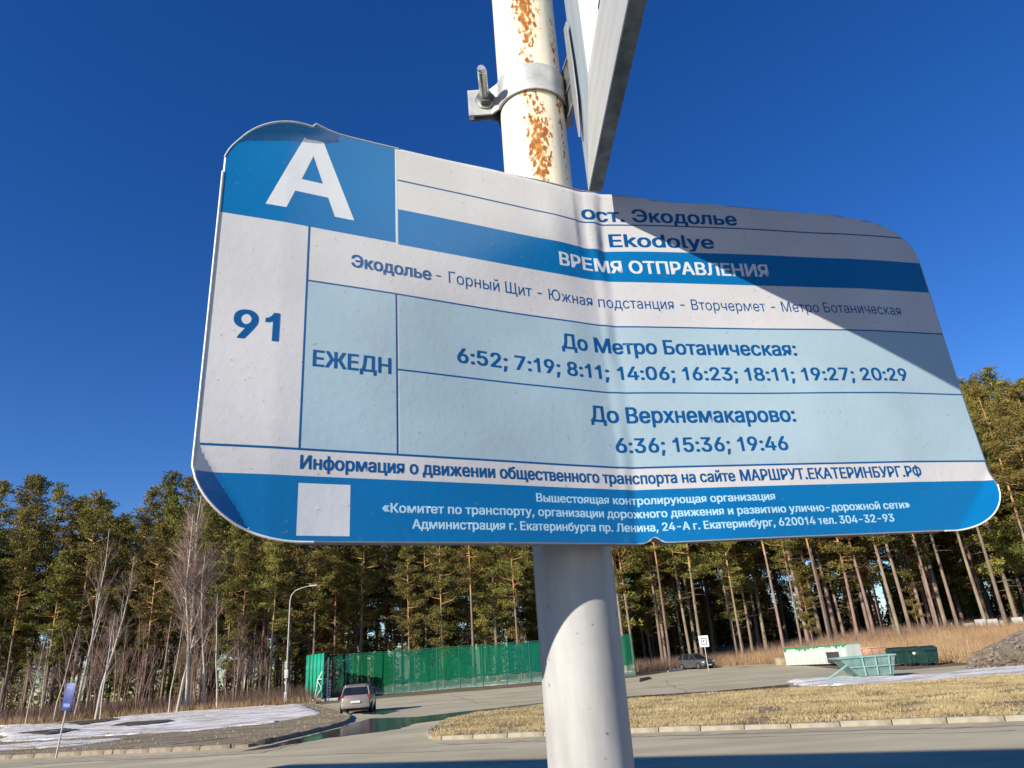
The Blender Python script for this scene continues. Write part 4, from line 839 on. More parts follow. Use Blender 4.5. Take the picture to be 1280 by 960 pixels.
LM = [(30, 'picture edge'), (82, 'blue sign'), (236, 'tall birch clump'), (357, 'street lamp'), (393, 'green tarpaulin'), (440, 'beige hatchback'), (700, 'rusty signpost'), (795, 'right fence end'), (871, 'far estate car'), (905, 'white square sign'), (1020, 'white container'), (1090, 'turquoise skip'), (1150, 'dark green bins'), (1222, 'wooden stake'), (1262, 'rubble mound')]
LOOK = ['evenly crowned', 'high crowned', 'broad bushy', 'bare stemmed', 'low crowned', 'slim thin crowned', 'shaggy low branched', 'loose crowned', 'very bare stemmed', 'towering bare stemmed']
used_labels = set()
def pine_label(x, y, hh, var, row):
    px, py = to_px(Vector((x, y, terr(x, y)+2))); lm = min(LM, key=lambda q: abs(q[0]-px)); d = px-lm[0]
    if px < -10 or px > 1290: return None
    side = 'directly behind the' if abs(d) < 7 else ('just left of the' if d < 0 else 'just right of the') if abs(d) < 28 else ('a little left of the' if d < 0 else 'a little right of the') if abs(d) < 60 else ('well left of the' if d < 0 else 'well right of the')
    size = 'short' if hh < 23 else 'tall' if hh > 26.5 else 'middling'
    for ext in ('', ' farther back'):
        l = '%s %s pine%s %s %s' % (size, LOOK[var], ext if row else ' at wood edge', side, lm[1])
        if l not in used_labels: used_labels.add(l); return l
    return None
for row in range(9):
    x = -74.0+random.uniform(0, 2)
    dy = [0, 4.5, 9.5, 15, 21, 28, 36, 45, 55][row]
    while x < 78+dy*.6:
        xx = x+random.uniform(-1.1, 1.1); y = front(xx)+dy+random.uniform(-1.8, 1.8)
        hh = tallness(xx)*random.uniform(.78 if xx < 0 else .84, 1.09)*(1+.012*dy)*(.9 if row == 0 and xx < 0 else 1)
        skip = (row == 0 and -44 < xx < -36) or (row == 0 and random.random() < .12) or (row < 2 and -51 < xx < -48.5)
        if not skip:
            z = [q for q in zones if q[0] <= xx < q[1]][0]
            vs_ = z[4] if row < 2 else ([0, 2, 4, 6, 4, 6] if row < 7 else [6, 4, 6])
            va = random.choice(vs_); lb = pine_label(xx, y, hh, va, row) if row < 3 else None
            plant_pine(xx, y, hh, va, lb or ('farther back ' if row > 2 else '')+z[2], z[3]); cnt += 1
        x += [4.4, 4.6, 4.8, 5.0, 5.2, 5.6, 5.8, 6.4, 7][row]
# a big pine at the right edge of the picture, tops above the panel's corner
w = GX(1262, 482, 70); plant_pine(w.x, 70, w.z-terr(w.x, 70), 9, 'tallest pine at the right edge whose rounded crown clears the timetable corner', None)
# young pines low between the trunks
for k in range(64):
    xx = random.uniform(-72, 80); y = front(xx)+random.uniform(9, 40)
    z = 'young low pine growing among the trunks of the wood'
    plant_pine(xx, y, random.uniform(6, 12), 6, z, 'young pines between the trunks')
# the wood goes on behind: one mass of low crowns far between the trunks
def far_wood():
    rg = np.random.default_rng(77); P = []
    for k in range(300):
        x = rg.uniform(-135, 190) if k < 190 else rg.uniform(0, 190); y = rg.uniform(150, 185)
        if x < 10 and rg.random() < .35: continue
        h = rg.uniform(6, 17); nq = 1300
        t = rg.uniform(0, 1, nq); r_ = 2.6*(1-t**1.6)*rg.uniform(.1, 1, nq)+.3; a = rg.uniform(0, 2*PI, nq)
        P.append(np.stack([x+np.cos(a)*r_, y+np.sin(a)*r_, terr(x, y)+.2+t*h], 1))
    P = np.concatenate(P); n_ = len(P); d_ = rg.normal(0, 1, (n_, 3)); d_ /= np.linalg.norm(d_, axis=1)[:, None]; e_ = np.cross(d_, rg.normal(0, 1, (n_, 3))); e_ /= np.linalg.norm(e_, axis=1)[:, None]
    v = np.empty((n_*3, 3)); v[0::3] = P-e_*.20; v[1::3] = P+e_*.20; v[2::3] = P+d_*.6
    o = link('far_wood', mesh_np('far_wood', v, np.arange(n_*3).reshape(-1, 3)), M_needle); o['kind'] = 'stuff'; o['label'] = 'dark far off wood closing the gaps between the trunks'
far_wood()
# birches, bare
def birch_meshes(seed, H, stems=1, spread=1.0, twigs=1.0, fork=.0):
    rg = np.random.default_rng(seed); A = Acc(); T = Acc()
    def grow(p, d, L_, r, lvl):
        k = 5; pts = [p]; 
        for i in range(k):
            d = d+rg.normal(0, .07 if lvl == 0 else .14, 3); d[2] += .05*(lvl > 0); d /= np.linalg.norm(d); pts.append(pts[-1]+d*L_/k)
        rads = [r*(1-.8*i/k) for i in range(k+1)]
        v, f = np_tube(pts, rads, 6 if lvl == 0 else (4 if lvl == 1 else 3))
        (A if lvl < 2 and r > .03 else T).add(v, f)
        if lvl >= 3: return
        nb_ = [int(L_*1.25*twigs), int(4+L_*2.0*twigs), int(3+L_*3.0*twigs)][lvl]
        for j in range(nb_):
            s = rg.uniform(.28 if lvl == 0 else .12, .99)
            i = min(k-1, int(s*k)); q = pts[i]+(pts[i+1]-pts[i])*(s*k-i)
            a = rg.uniform(0, 2*PI); o_ = np.array([math.cos(a), math.sin(a), 0]); ax_ = d if lvl else np.array([0, 0, 1.0])
            nd = ax_*rg.uniform(.7, 1.3)+o_*rg.uniform(.5, 1.0)*spread; nd /= np.linalg.norm(nd)
            ll = [L_*.30*(1.15-s)+.5, L_*.45*(1.1-.6*s), L_*.5][lvl]
            grow(q, nd, ll, rads[i]*([.42, .45, .5][lvl]), lvl+1)
    for s_ in range(stems):
        a = rg.uniform(0, 2*PI); b0 = np.array([math.cos(a), math.sin(a), 0])*.35*(s_ > 0)
        d = np.array([math.cos(a)*.08*(s_ > 0), math.sin(a)*.08*(s_ > 0), 1.0]); grow(b0, d, H*(1 if s_ == 0 else rg.uniform(.6, .9)), .0085*H+.015, 0)
    return A.mesh('trunk', [M_birch], True), T.mesh('branches', [M_twig])
def plant_birch(px, yb, yt, ms, H, label, rz=0, D=None):
    P = GX(px, 880, D)
    if D is not None: P.z = terr(P.x, P.y)
    top = GX(px+8, yt, P.y); s = (top.z-P.z)/H
    t = empty('birch_tree', (P.x, P.y, P.z+.05), rz, label=label, cat='birch tree'); t.scale = (s*.9, s*.9, s)
    link('trunk', ms[0], None, t); link('branches', ms[1], None, t)
BA = birch_meshes(5, 20, 2, 1.0, 1.55); BB = birch_meshes(8, 14, 1, 1.0, 1.2); BC = birch_meshes(12, 9, 1, .8, 1.0); BD = birch_meshes(21, 12, 1, .6, 1.0)
for a in [(236, 0, 604, BA, 20, 'tallest white birch with forked trunk left of the timetable corner', 0, 78),
          (222, 0, 700, BD, 12, 'thin leaning birch just left of the tallest white birch', 2, 77),
          (254, 0, 690, BB, 14, 'slender birch just right of the tallest white birch', 1, 79),
          (272, 0, 740, BC, 9, 'short bare sapling between the tall birch and the street lamp', 3, 76),
          (212, 0, 760, BC, 9, 'short bare sapling left of the birch clump', 1.5, 76),
          (122, 0, 690, BB, 14, 'pale bare birch with wide crown behind the blue sign', 4, 72),
          (128, 0, 765, BC, 9, 'small pale birch with spreading branches right of the blue sign', 2.2, 68),
          (95, 0, 665, BD, 12, 'grey leaning birch directly above the blue sign', .5, 76),
          (70, 0, 780, BC, 9, 'thin bare sapling left of the blue sign', .9, 74),
          (52, 0, 800, BC, 9, 'thin bare sapling second from the left edge', 5, 74),
          (36, 0, 790, BD, 12, 'bare white sapling nearest the left edge', 2.9, 73)]:
    plant_birch(*a[:1], a[1], a[2], a[3], a[4], a[5], a[6], D=a[7]) if a[7] else None
# undergrowth: reddish brush at the foot of the wood, reeds on the right
def strip_pts(x0, x1, n, d0=-3, d1=14):
    out = []
    for _ in range(n):
        x = random.uniform(x0, x1); y = front(x)+random.uniform(d0, d1); out.append((x, y, terr(x, y)))
    return out
blades('undergrowth', strip_pts(-70, -20, 5200, -6, 8), 1.7, .035, M_brush, lean=.5, per=5, label='reddish bare brush at the foot of the wood on the left')
BE = birch_meshes(31, 8, 3, .7, 1.3); BE0 = BE[0].copy(); BE0.materials[0] = M_twig
for k in range(34):
    xx = random.uniform(-47, -30) if k % 3 else random.uniform(-68, -47); y = front(xx)+random.uniform(-4, 4)
    t = empty('bare_sapling', (xx, y, terr(xx, y)), random.uniform(0, 6.28), label='leafless reddish sapling in the thicket at the foot of the left wood', cat='sapling', group='leafless saplings at the foot of the left wood')
    t.scale = (1, 1, random.uniform(.6, 1.35)); link('trunk', BE0, None, t); link('branches', BE[1], None, t)
blades('undergrowth', strip_pts(12, 70, 5000, -3, 12), 1.3, .04, M_brush, lean=.6, per=5, label='brown brush under the pines on the right')
blades('tall_grass', strip_pts(-70, -22, 3000, -8, -3), .8, .03, M_reed, lean=.7, per=4, label='tan dry grass along the edge of the wood on the left')
rp = [GX(893, 825, 84), GX(975, 820, 76), GX(1060, 815, 66), GX(1120, 812, 58), GX(1180, 815, 52), GX(1222, 815, 49), GX(1290, 800, 50), GX(1290, 790, 84), GX(1050, 800, 88), GX(893, 820, 88)]
blades('tall_grass', scatter([(p.x, p.y) for p in rp], 9000), 1.15, .03, M_reed, lean=.45, per=5, label='tall rusty dry reeds behind the waste bins')

# ------------------------------------------------------------------ green mesh fence
M_net = mat('green_net', (.0, .065, .034), (.0, .095, .050), scale=1.5, rough=.8, spec=.1, rand=.12, stretch=(6, 6, .5), trans=.32)
M_wire = mat('pale_green_wire', (.10, .30, .20), scale=2, rough=.6, trans=.72)
M_fp = mat('fence_post_green', (.01, .075, .05), (.015, .10, .07), scale=3, rough=.5)
fa, fb = G(392, 876), G(795, 845); N_P = 14
fr = empty('mesh_fence', (fa.x, fa.y, terr(fa.x, fa.y)), label='long green mesh court fence in front of the pine wood', cat='fence')
def child(o, root): o.matrix_parent_inverse = Matrix.Translation(-root.location); return o
def top_z(t): return 4.78+(4.12-4.78)*t+.0
pts_f = []
for i in range(N_P+1):
    t = i/N_P; p = fa.lerp(fb, t); g = terr(p.x, p.y); pts_f.append((p.x, p.y, g, top_z(t)))
    child(tube_obj('post', [(p.x, p.y, g-.1), (p.x, p.y, top_z(t)+.08)], .05, M_fp, fr, 8), fr)
def net(name, a, c, za0, za1, zc0, zc1, m, seed, amp=.06, nu=10, nv=4):
    v = []; f = []; d = Vector((c[0]-a[0], c[1]-a[1])).normalized(); nn = Vector((-d.y, d.x))
    for i in range(nu+1):
        s = i/nu; x = a[0]+(c[0]-a[0])*s; y = a[1]+(c[1]-a[1])*s
        for j in range(nv+1):
            q = j/nv; z = (za0+(zc0-za0)*s)*(1-q)+(za1+(zc1-za1)*s)*q-.10*math.sin(PI*s)*q
            o_ = amp*math.sin(s*PI)*mnoise.noise(Vector((s*3, q*2, seed)))
            v.append((x+nn.x*o_, y+nn.y*o_, z))
    k = nv+1; f = [(i*k+j, (i+1)*k+j, (i+1)*k+j+1, i*k+j+1) for i in range(nu) for j in range(nv)]
    return child(link(name, mesh_np(name, v, f, smooth=True), m, fr), fr)
for i in range(N_P):
    a, c = pts_f[i], pts_f[i+1]
    net('net_panel', a, c, a[2]+1.05, a[3], c[2]+1.05, c[3], M_net, i*3.3, amp=.25)
    net('wire_panel', a, c, a[2]+.05, a[2]+1.05, c[2]+.05, c[2]+1.05, M_wire, i*1.7, amp=.02, nu=2, nv=1)
    child(tube_obj('rail', [(a[0], a[1], a[3]), (c[0], c[1], c[3])], .025, M_fp, fr, 6), fr)
    child(tube_obj('rail', [(a[0], a[1], a[2]+1.05), (c[0], c[1], c[2]+1.05)], .02, M_fp, fr, 6), fr)
# far side of the court, seen through the near side
fr2 = empty('mesh_fence', (fa.x+1, fa.y+11, 0), label='rear green fence of the court seen through the nearer fence', cat='fence')
pv = None
for i in range(9):
    t = i/8; p = (fa+Vector((1, 10, 0))).lerp(fb+Vector((0, 6, 0)), t); g = terr(p.x, p.y)
    o = tube_obj('post', [(p.x, p.y, g-.1), (p.x, p.y, 4.3)], .05, M_fp, fr2, 6); o.matrix_parent_inverse = Matrix.Translation(-fr2.location)
    if pv:
        o = link('net_panel', mesh_np('net_panel', [(pv[0], pv[1], pv[2]+.9), (p.x, p.y, g+.9), (p.x, p.y, 4.25), (pv[0], pv[1], 4.25)], [(0, 1, 2, 3)]), M_net, fr2); o.matrix_parent_inverse = Matrix.Translation(-fr2.location)
    pv = (p.x, p.y, g)
# bright loose curtain of netting at the left corner
M_cur = mat('bright_green_tarpaulin', (.0, .22, .13), (.0, .30, .18), scale=1, rough=.6, stretch=(3, 3, .3))
ca, cb = G(381, 878), G(404, 877)
cu_ = []; NU = 40
for i in range(NU+1):
    s = i/NU; p = ca.lerp(cb, s); o_ = .16*math.sin(s*2*PI*5)+.05*math.sin(s*33)
    for z in (.25, 1.6, 3.2, 4.75): cu_.append((p.x, p.y+o_*(1 if z > .5 else 1.3), z))
f = [(i*4+j, (i+1)*4+j, (i+1)*4+j+1, i*4+j+1) for i in range(NU) for j in range(3)]
o = link('tarpaulin', mesh_np('tarpaulin', cu_, f, smooth=True), M_cur); md = o.modifiers.new('t', 'SOLIDIFY'); md.thickness = .01
tag(o, 'bright green folded tarpaulin hanging at the left end of the mesh fence', 'tarpaulin')

# white tubular frame standing by the fence corner
M_wsteel = mat('white_steel', (.70, .72, .70), (.8, .8, .78), scale=5, rough=.5)
g0 = G(411, 876); g0.y -= 1.2
wf = empty('basketball_stand', (g0.x, g0.y, 0), label='white tubular basketball stand beside the left corner of the green fence', cat='basketball stand')
def wt(name, pts, r=.06): return tube_obj(name, pts, r, M_wsteel, wf, 8)
wt('post', [(.1, 0, 0), (.15, 0, 4.3)], .09); wt('post', [(-1.2, .0, 0), (-.9, .0, 2.1), (.1, .0, 4.0)], .06)
wt('brace', [(-.8, 0, 2.2), (.2, 0, 2.2)]); wt('brace', [(-1.1, 0, .3), (.2, 0, .3)]); wt('brace', [(-1.15, 0, .3), (.12, 0, 2.2)], .04); wt('brace', [(-.95, 0, 2.1), (.15, 0, .3)], .04)
for k in range(6): wt('rung', [(.12, 0, .5+k*.3), (.42, .05, .4+k*.3)], .05)
wt('brace', [(.42, .05, .2), (.40, .05, 2.1)], .05)
box_obj('base', (-1.6, 1.4, -.5, .5, .02, .28), mat('concrete_base', (.5, .5, .48), scale=4), wf, bev=.03)

# ------------------------------------------------------------------ street lamp
lp = GX(357, 874, 77); tpz = GX(362, 742, lp.y)
M_lampp = mat('lamp_pole', (.30, .29, .25), (.42, .40, .34), scale=3, rough=.6)
la = empty('street_lamp', (lp.x, lp.y, terr(lp.x, lp.y)), label='tall pale street lamp with curved arm left of the green fence', cat='street lamp')
hz = tpz.z-terr(lp.x, lp.y)
tube_obj('pole', [(0, 0, 0), (0, 0, hz*.55), (0, 0, hz-.8)], [.095, .085, .07], M_lampp, la)
tube_obj('arm', [(0, 0, hz-.8), (.12, 0, hz-.2), (.5, 0, hz+.25), (1.2, 0, hz+.5), (2.1, 0, hz+.65)], [.07, .06, .055, .05, .045], M_lampp, la)
bm = bmesh.new(); add_box(bm, 2.0, 2.9, -.14, .14, hz+.56, hz+.72, bev=.05); link('lamp_head', bm_mesh('lamp_head', bm, True, 40), M_lampp, la)
box_obj('service_box', (-.18, .18, -.22, .12, 2.5, 3.3), mat('box_grey', (.5, .5, .48), rough=.6), la, bev=.02)
box_obj('base', (-.16, .16, -.16, .16, 0, 1.2), M_lampp, la, bev=.03)

# ------------------------------------------------------------------ small signs
M_steel = mat('thin_pole', (.45, .42, .36), (.55, .5, .42), scale=8, rough=.6)
M_sb = mat('faded_blue', (.010, .022, .12), (.03, .06, .24), scale=9, rough=.5)
sb = G(69, 952); hb = GX(87, 858, sb.y).z
bs = empty('bus_stop_sign', (sb.x, sb.y, .1), R(-12), label='small blue plate on a thin leaning pole in the snow at far left', cat='sign')
tube_obj('pole', [(0, 0, 0), (.10, 0, 1.2), (.18, 0, hb)], .024, M_steel, bs)
Mx = Matrix.Translation((.17, -.035, hb-.40)) @ Matrix.Rotation(R(5), 4, 'Y')
bm = bmesh.new(); add_box(bm, -.19, .19, -.012, .012, -.40, .40, M=Mx, bev=.01); link('plate', bm_mesh('plate', bm, True, 40), M_sb, bs)
for z in (.28, -.25):
    bm = bmesh.new(); add_box(bm, -.12, .12, -.016, -.0135, z-.05, z+.05, M=Mx); link('white_print', bm_mesh('white_print', bm), mat('sign_white', (.14, .2, .42), rough=.5), bs)
for z in (.2, -.2):
    bm = bmesh.new(); add_box(bm, -.035, .035, .012, .065, z-.02, z+.02, M=Mx); link('bracket', bm_mesh('bracket', bm), M_galv, bs)
ps = GX(882, 815, 72); gz = terr(ps.x, ps.y); s1 = GX(881, 801.5, 72)
pk = empty('parking_sign', (ps.x, ps.y, gz), R(-12), label='small square white sign with a dark glyph beyond the far silver car', cat='sign')
tube_obj('pole', [(0, 0, -.05), (0, 0, s1.z-gz+.4)], .035, M_steel, pk)
cz = s1.z-gz; M_dk = mat('sign_black', (.06, .05, .05))
box_obj('plate', (-.43, .43, -.06, -.04, cz-.5, cz+.5), M_wsteel, pk, bev=.008)
for b_ in ((-.27, -.19, .27, -.30), (.19, .27, .27, -.30), (-.27, .27, .30, .22), (-.27, .27, -.22, -.30), (-.08, 0, .08, -.14), (-.08, .10, .12, .04)):
    x0, x1, z1, z0 = b_; box_obj('glyph_stroke', (x0, x1, -.066, -.0605, cz+min(z0, z1), cz+max(z0, z1)), M_dk, pk)

# ------------------------------------------------------------------ cars
M_glass = mat('car_glass', (.012, .014, .017), (.02, .022, .026), scale=2, rough=.08, spec=.8)
M_tyre = mat('tyre_rubber', (.018, .018, .018), rough=.9); M_rimc = mat('alloy', (.4, .4, .4), rough=.35, metal=.8)
M_red = mat('tail_lamp_red', (.35, .015, .01), rough=.2, coat=.5); M_hl = mat('headlamp', (.7, .72, .75), rough=.1, spec=.9); M_blk = mat('black_plastic', (.02, .02, .021), rough=.6)
M_plate = mat('plate_white', (.7, .7, .7), rough=.5)
def loft(bm, secs, caps=True):
    rings = [[bm.verts.new(p) for p in s] for s in secs]; n_ = len(rings[0])
    for i in range(len(rings)-1):
        for k in range(n_): bm.faces.new((rings[i][k], rings[i][(k+1) % n_], rings[i+1][(k+1) % n_], rings[i+1][k]))
    if caps: bm.faces.new(rings[0][::-1]); bm.faces.new(rings[-1])
def section(y, w, z0, z1, r=.16, tuck=.06):
    """rounded body section in the x-z plane"""
    P = []; hw = w/2; mid = (z0+z1)/2+.06
    P += [(-hw+tuck+.05, z0), (-hw+tuck, z0+.05), (-hw, mid-.05), (-hw+.005, mid+.08), (-hw+.05, z1-.06), (-hw+.14, z1)]
    P += [(-x, z) for x, z in P[::-1]]
    return [Vector((x, y, z)) for x, z in P]
def car(name, loc, rz, paint, label, L_=4.3, Wd=1.74, Hh=1.48):
    root = empty(name, loc, rz, label=label, cat='car')          # front towards +y
    h = L_/2; k = Hh/1.48
    bm = bmesh.new()
    ys = [(-h, 1.44, .42, .86), (-h+.06, 1.60, .30, .93), (-h+.35, 1.70, .24, .97), (-h+.9, Wd, .20, .965), (0, Wd, .18, .94), (h-1.35, Wd, .20, .93), (h-.95, Wd-.02, .20, .90), (h-.45, Wd-.10, .22, .80), (h-.1, Wd-.24, .26, .68), (h, Wd-.42, .34, .58)]
    loft(bm, [section(y, w_, a, c*k) for y, w_, a, c in ys]); bo = bm_mesh('body', bm, True, 38)
    link('body', bo, paint, root)
    # greenhouse glass
    def gsec(y, wb, wt_, z0, z1): return [Vector((-wb/2, y, z0)), Vector((-wt_/2-.02, y, z1-.10)), Vector((-wt_/2+.07, y, z1)), Vector((wt_/2-.07, y, z1)), Vector((wt_/2+.02, y, z1-.10)), Vector((wb/2, y, z0))]
    z0 = .91*k; gl = [(-h+.16, 1.44, 1.36, z0, z0+.03), (-h+.42, 1.54, 1.22, z0, Hh-.13), (-h+.75, 1.58, 1.20, z0, Hh-.035), (-.1, 1.60, 1.20, z0, Hh-.015), (h-1.95, 1.58, 1.18, z0, Hh-.08), (h-1.12, 1.52, 1.30, z0-.01, z0+.04)]
    bm = bmesh.new(); loft(bm, [gsec(*g_) for g_ in gl]); link('windows', bm_mesh('windows', bm, True, 30), M_glass, root)
    # roof skin and pillars in body colour
    bm = bmesh.new(); loft(bm, [[Vector((-w_/2, y, z-.035)), Vector((-w_/2+.05, y, z)), Vector((w_/2-.05, y, z)), Vector((w_/2, y, z-.035))] for y, w_, z in ((-h+.40, 1.14, Hh-.115), (-h+.75, 1.20, Hh-.01), (-.1, 1.22, Hh+.012), (h-1.93, 1.16, Hh-.055))])
    link('roof', bm_mesh('roof', bm, True, 30), paint, root)
    for s in (-1, 1):
        for (y0, y1, zt, wb, wt_) in ((-h+.17, -h+.44, Hh-.10, .745, .615), (-h+.98, -h+1.02, Hh-.04, .80, .61), (-.05, -.03, Hh-.03, .81, .615), (h-1.14, h-1.93, Hh-.07, .775, .60)):
            tube_obj('pillar', [(s*wb, y0, z0+.01), (s*(wt_+.02), y1, zt)], .04, paint, root, 6)
    # wheels
    for yw in (-h+.78, h-.82):
        for s in (-1, 1):
            bm = bmesh.new(); X = s*(Wd/2-.10)
            tube(bm, [(X-.10, yw, .31), (X+.10, yw, .31)], .31, 24); wt_o = link('wheel', bm_mesh('wheel', bm, True, 40), M_tyre, root)
            bm = bmesh.new(); tube(bm, [(X+s*.09, yw, .31), (X+s*.108, yw, .31)], [.20, .185], 16); link('rim', bm_mesh('rim', bm, True, 30), M_rimc, wt_o)
            bm = bmesh.new(); tube(bm, [(X+s*.04, yw, .33), (X+s*.085, yw, .33)], .37, 24); link('wheel_arch', bm_mesh('wheel_arch', bm, True, 40), M_blk, root)
    for s in (-1, 1):
        xs_ = sorted((s*.60, s*.80)); box_obj('tail_lamp', (xs_[0], xs_[1], -h+.01, -h+.22, .66*k, .93*k), M_red, root, bev=.03)
        xs_ = sorted((s*.46, s*.76)); box_obj('headlight', (xs_[0], xs_[1], h-.30, h-.06, .58, .72), M_hl, root, bev=.03)
        xs_ = sorted((s*.86, s*1.02)); box_obj('mirror', (xs_[0], xs_[1], h-1.42, h-1.30, .90, 1.04), paint, root, bev=.03)
    box_obj('rear_bumper', (-.76, .76, -h-.05, -h+.12, .30, .52), paint, root, bev=.04)
    box_obj('front_bumper', (-.68, .68, h-.12, h+.03, .24, .42), M_blk, root, bev=.04)
    box_obj('grille', (-.34, .34, h-.08, h+.012, .46, .58), M_blk, root, bev=.02)
    box_obj('number_plate', (-.26, .26, -h-.058, -h-.04, .56, .67), M_plate, root); box_obj('number_plate', (-.26, .26, h+.03, h+.042, .30, .40), M_plate, root)
    box_obj('underbody', (-.70, .70, -h+.2, h-.2, .16, .34), M_blk, root)
    return root
M_beige = mat('beige_metallic', (.30, .25, .21), (.34, .285, .24), scale=2, rough=.3, metal=.35, coat=.5)
M_silver = mat('silver_metallic', (.12, .12, .115), (.15, .15, .145), scale=2, rough=.28, metal=.5, coat=.5)
c1 = G(440, 893); car('parked_car', (c1.x, c1.y+1.6, .02), R(8), M_beige, 'beige hatchback seen from behind beside the green fence', Hh=1.50)
c2 = G(871, 836.5); car('parked_car', (c2.x, c2.y, terr(c2.x, c2.y)+.02), R(208), M_silver, 'dark grey estate car facing the camera on the far parking area', L_=4.3, Hh=1.55)

# ------------------------------------------------------------------ waste containers
M_wc = mat('white_container', (.42, .48, .42), (.55, .58, .52), scale=1.2, stretch=(5, 5, .4), rough=.6, bump=.2); M_gr = mat('torn_green_trim', (.03, .16, .08), (.06, .26, .13), scale=6, rough=.7)
M_teal = mat('turquoise_paint', (.08, .16, .145), (.17, .25, .22), scale=3, rough=.6, bump=.3); M_bin = mat('dark_green_plastic', (.008, .035, .03), (.014, .055, .045), scale=4, rough=.5)
M_black = mat('dirty_black', (.03, .03, .028), (.06, .055, .05), scale=4, rough=.7); M_peach = mat('faded_orange', (.55, .30, .20), (.62, .38, .26), scale=3, rough=.7)
p = G(984, 833); q = G(1062, 832); dd = (q-p); Lw = dd.length; rz = math.atan2(dd.y, dd.x)
wc = empty('white_container', (p.x, p.y, terr(p.x, p.y)), rz, label='long white ribbed container with green torn rim beside the dry reeds', cat='waste container')
bm = bmesh.new(); add_box(bm, 0, Lw, 0, 1.3, .08, .10+1.32); link('shell', bm_mesh('shell', bm), M_wc, wc)
for k in range(int(Lw/.42)+1):
    box_obj('rib', (k*.42, k*.42+.07, -.05, -.002, .1, 1.36), M_wc, wc, bev=.01)
box_obj('rim', (-.05, Lw+.05, -.08, .05, 1.42, 1.50), M_gr, wc, bev=.02); box_obj('rim', (-.05, Lw+.05, 1.25, 1.38, 1.42, 1.50), M_gr, wc, bev=.02)
bm = bmesh.new()
for k in range(26):
    x = random.uniform(0, Lw-.3); add_box(bm, x, x+random.uniform(.1, .4), -.09+random.uniform(0, .02), -.06, 1.42-random.uniform(.05, .22), 1.46+random.uniform(0, .10))
o = link('torn_trim', bm_mesh('torn_trim', bm), M_gr, wc); o['kind'] = 'stuff'
for k in (0.0, 1): box_obj('skid', (k*(Lw-.5)+.1, k*(Lw-.5)+.4, .1, 1.2, 0, .1), M_black, wc)
# small tan crate left of it
g1 = G(976, 832); o = empty('tan_box', (g1.x, g1.y+.6, terr(g1.x, g1.y)), rz, label='low tan crate at the left end of the white container', cat='crate')
box_obj('crate_body', (-.5, .45, 0, .8, 0, .62), mat('tan_wood', (.42, .33, .2), scale=5), o, bev=.03); box_obj('crate_lid', (-.54, .49, -.04, .84, .62, .68), mat('tan_wood_lid', (.46, .37, .24), scale=5), o, bev=.02)
# orange container behind
g2 = GX(1062, 820, 66); g2b = GX(1106, 820, 66); Lo = (g2b-g2).length
oc = empty('orange_container', (g2.x, g2.y, terr(g2.x, g2.y)), rz, label='faded orange container standing behind the turquoise skip', cat='waste container')
hz2 = max(.8, GX(1080, 811, 66).z-terr(g2.x, 66)); box_obj('shell', (0, Lo, 0, 1.4, .1, hz2), M_peach, oc, bev=.04); box_obj('rim', (-.06, Lo+.06, -.06, 1.46, hz2, hz2+.1), M_peach, oc, bev=.02)
for k in range(5): box_obj('rib', (k*Lo/5+.1, k*Lo/5+.2, -.06, -.002, .15, hz2-.02), M_peach, oc, bev=.01)
# turquoise skip: boat shaped, raked ends
g3 = G(1092, 848); g3.x += 0
sk = empty('skip', (g3.x, g3.y, terr(g3.x, g3.y)), R(-6), label='open turquoise steel skip with sloping ends in front of the dark bins', cat='skip')
def skip_mesh():
    bm = bmesh.new(); outer = []
    for (z, x0, x1, y0, y1) in ((.12, -.62, 1.0, 0, 1.5), (1.0, -1.45, 1.25, -.05, 1.55)): outer.append([bm.verts.new(c) for c in ((x0, y0, z), (x1, y0, z), (x1, y1, z), (x0, y1, z))])
    for i in range(4): bm.faces.new((outer[0][i], outer[0][(i+1) % 4], outer[1][(i+1) % 4], outer[1][i]))
    bm.faces.new(outer[0][::-1]); return bm_mesh('shell', bm)
o = link('shell', skip_mesh(), M_teal, sk); md = o.modifiers.new('t', 'SOLIDIFY'); md.thickness = .03
M_teal2 = mat('turquoise_light', (.14, .29, .27), (.22, .36, .33), scale=5, rough=.6)
for pts in ([(-1.48, -.08, 1.02), (1.28, -.08, 1.02)], [(-1.48, 1.58, 1.02), (1.28, 1.58, 1.02)], [(-1.48, -.08, 1.02), (-1.48, 1.58, 1.02)], [(1.28, -.08, 1.02), (1.28, 1.58, 1.02)]): tube_obj('rail', pts, .05, M_teal2, sk, 8)
for x in (-.35, .3, .95): tube_obj('rib', [(x*.9, -.03, .14), (x, -.09, 1.0)], .045, M_teal2, sk, 6)
tube_obj('rib', [(-1.02, -.07, .56), (1.12, -.07, .56)], .04, M_teal2, sk, 6)
tube_obj('skid', [(-2.2, .1, .08), (1.0, .1, .08)], .06, M_teal2, sk, 6); tube_obj('skid', [(-2.2, 1.4, .08), (1.0, 1.4, .08)], .06, M_teal2, sk, 6)
tube_obj('strut', [(-2.15, .1, .1), (-1.1, -.02, .7)], .05, M_teal2, sk, 6)
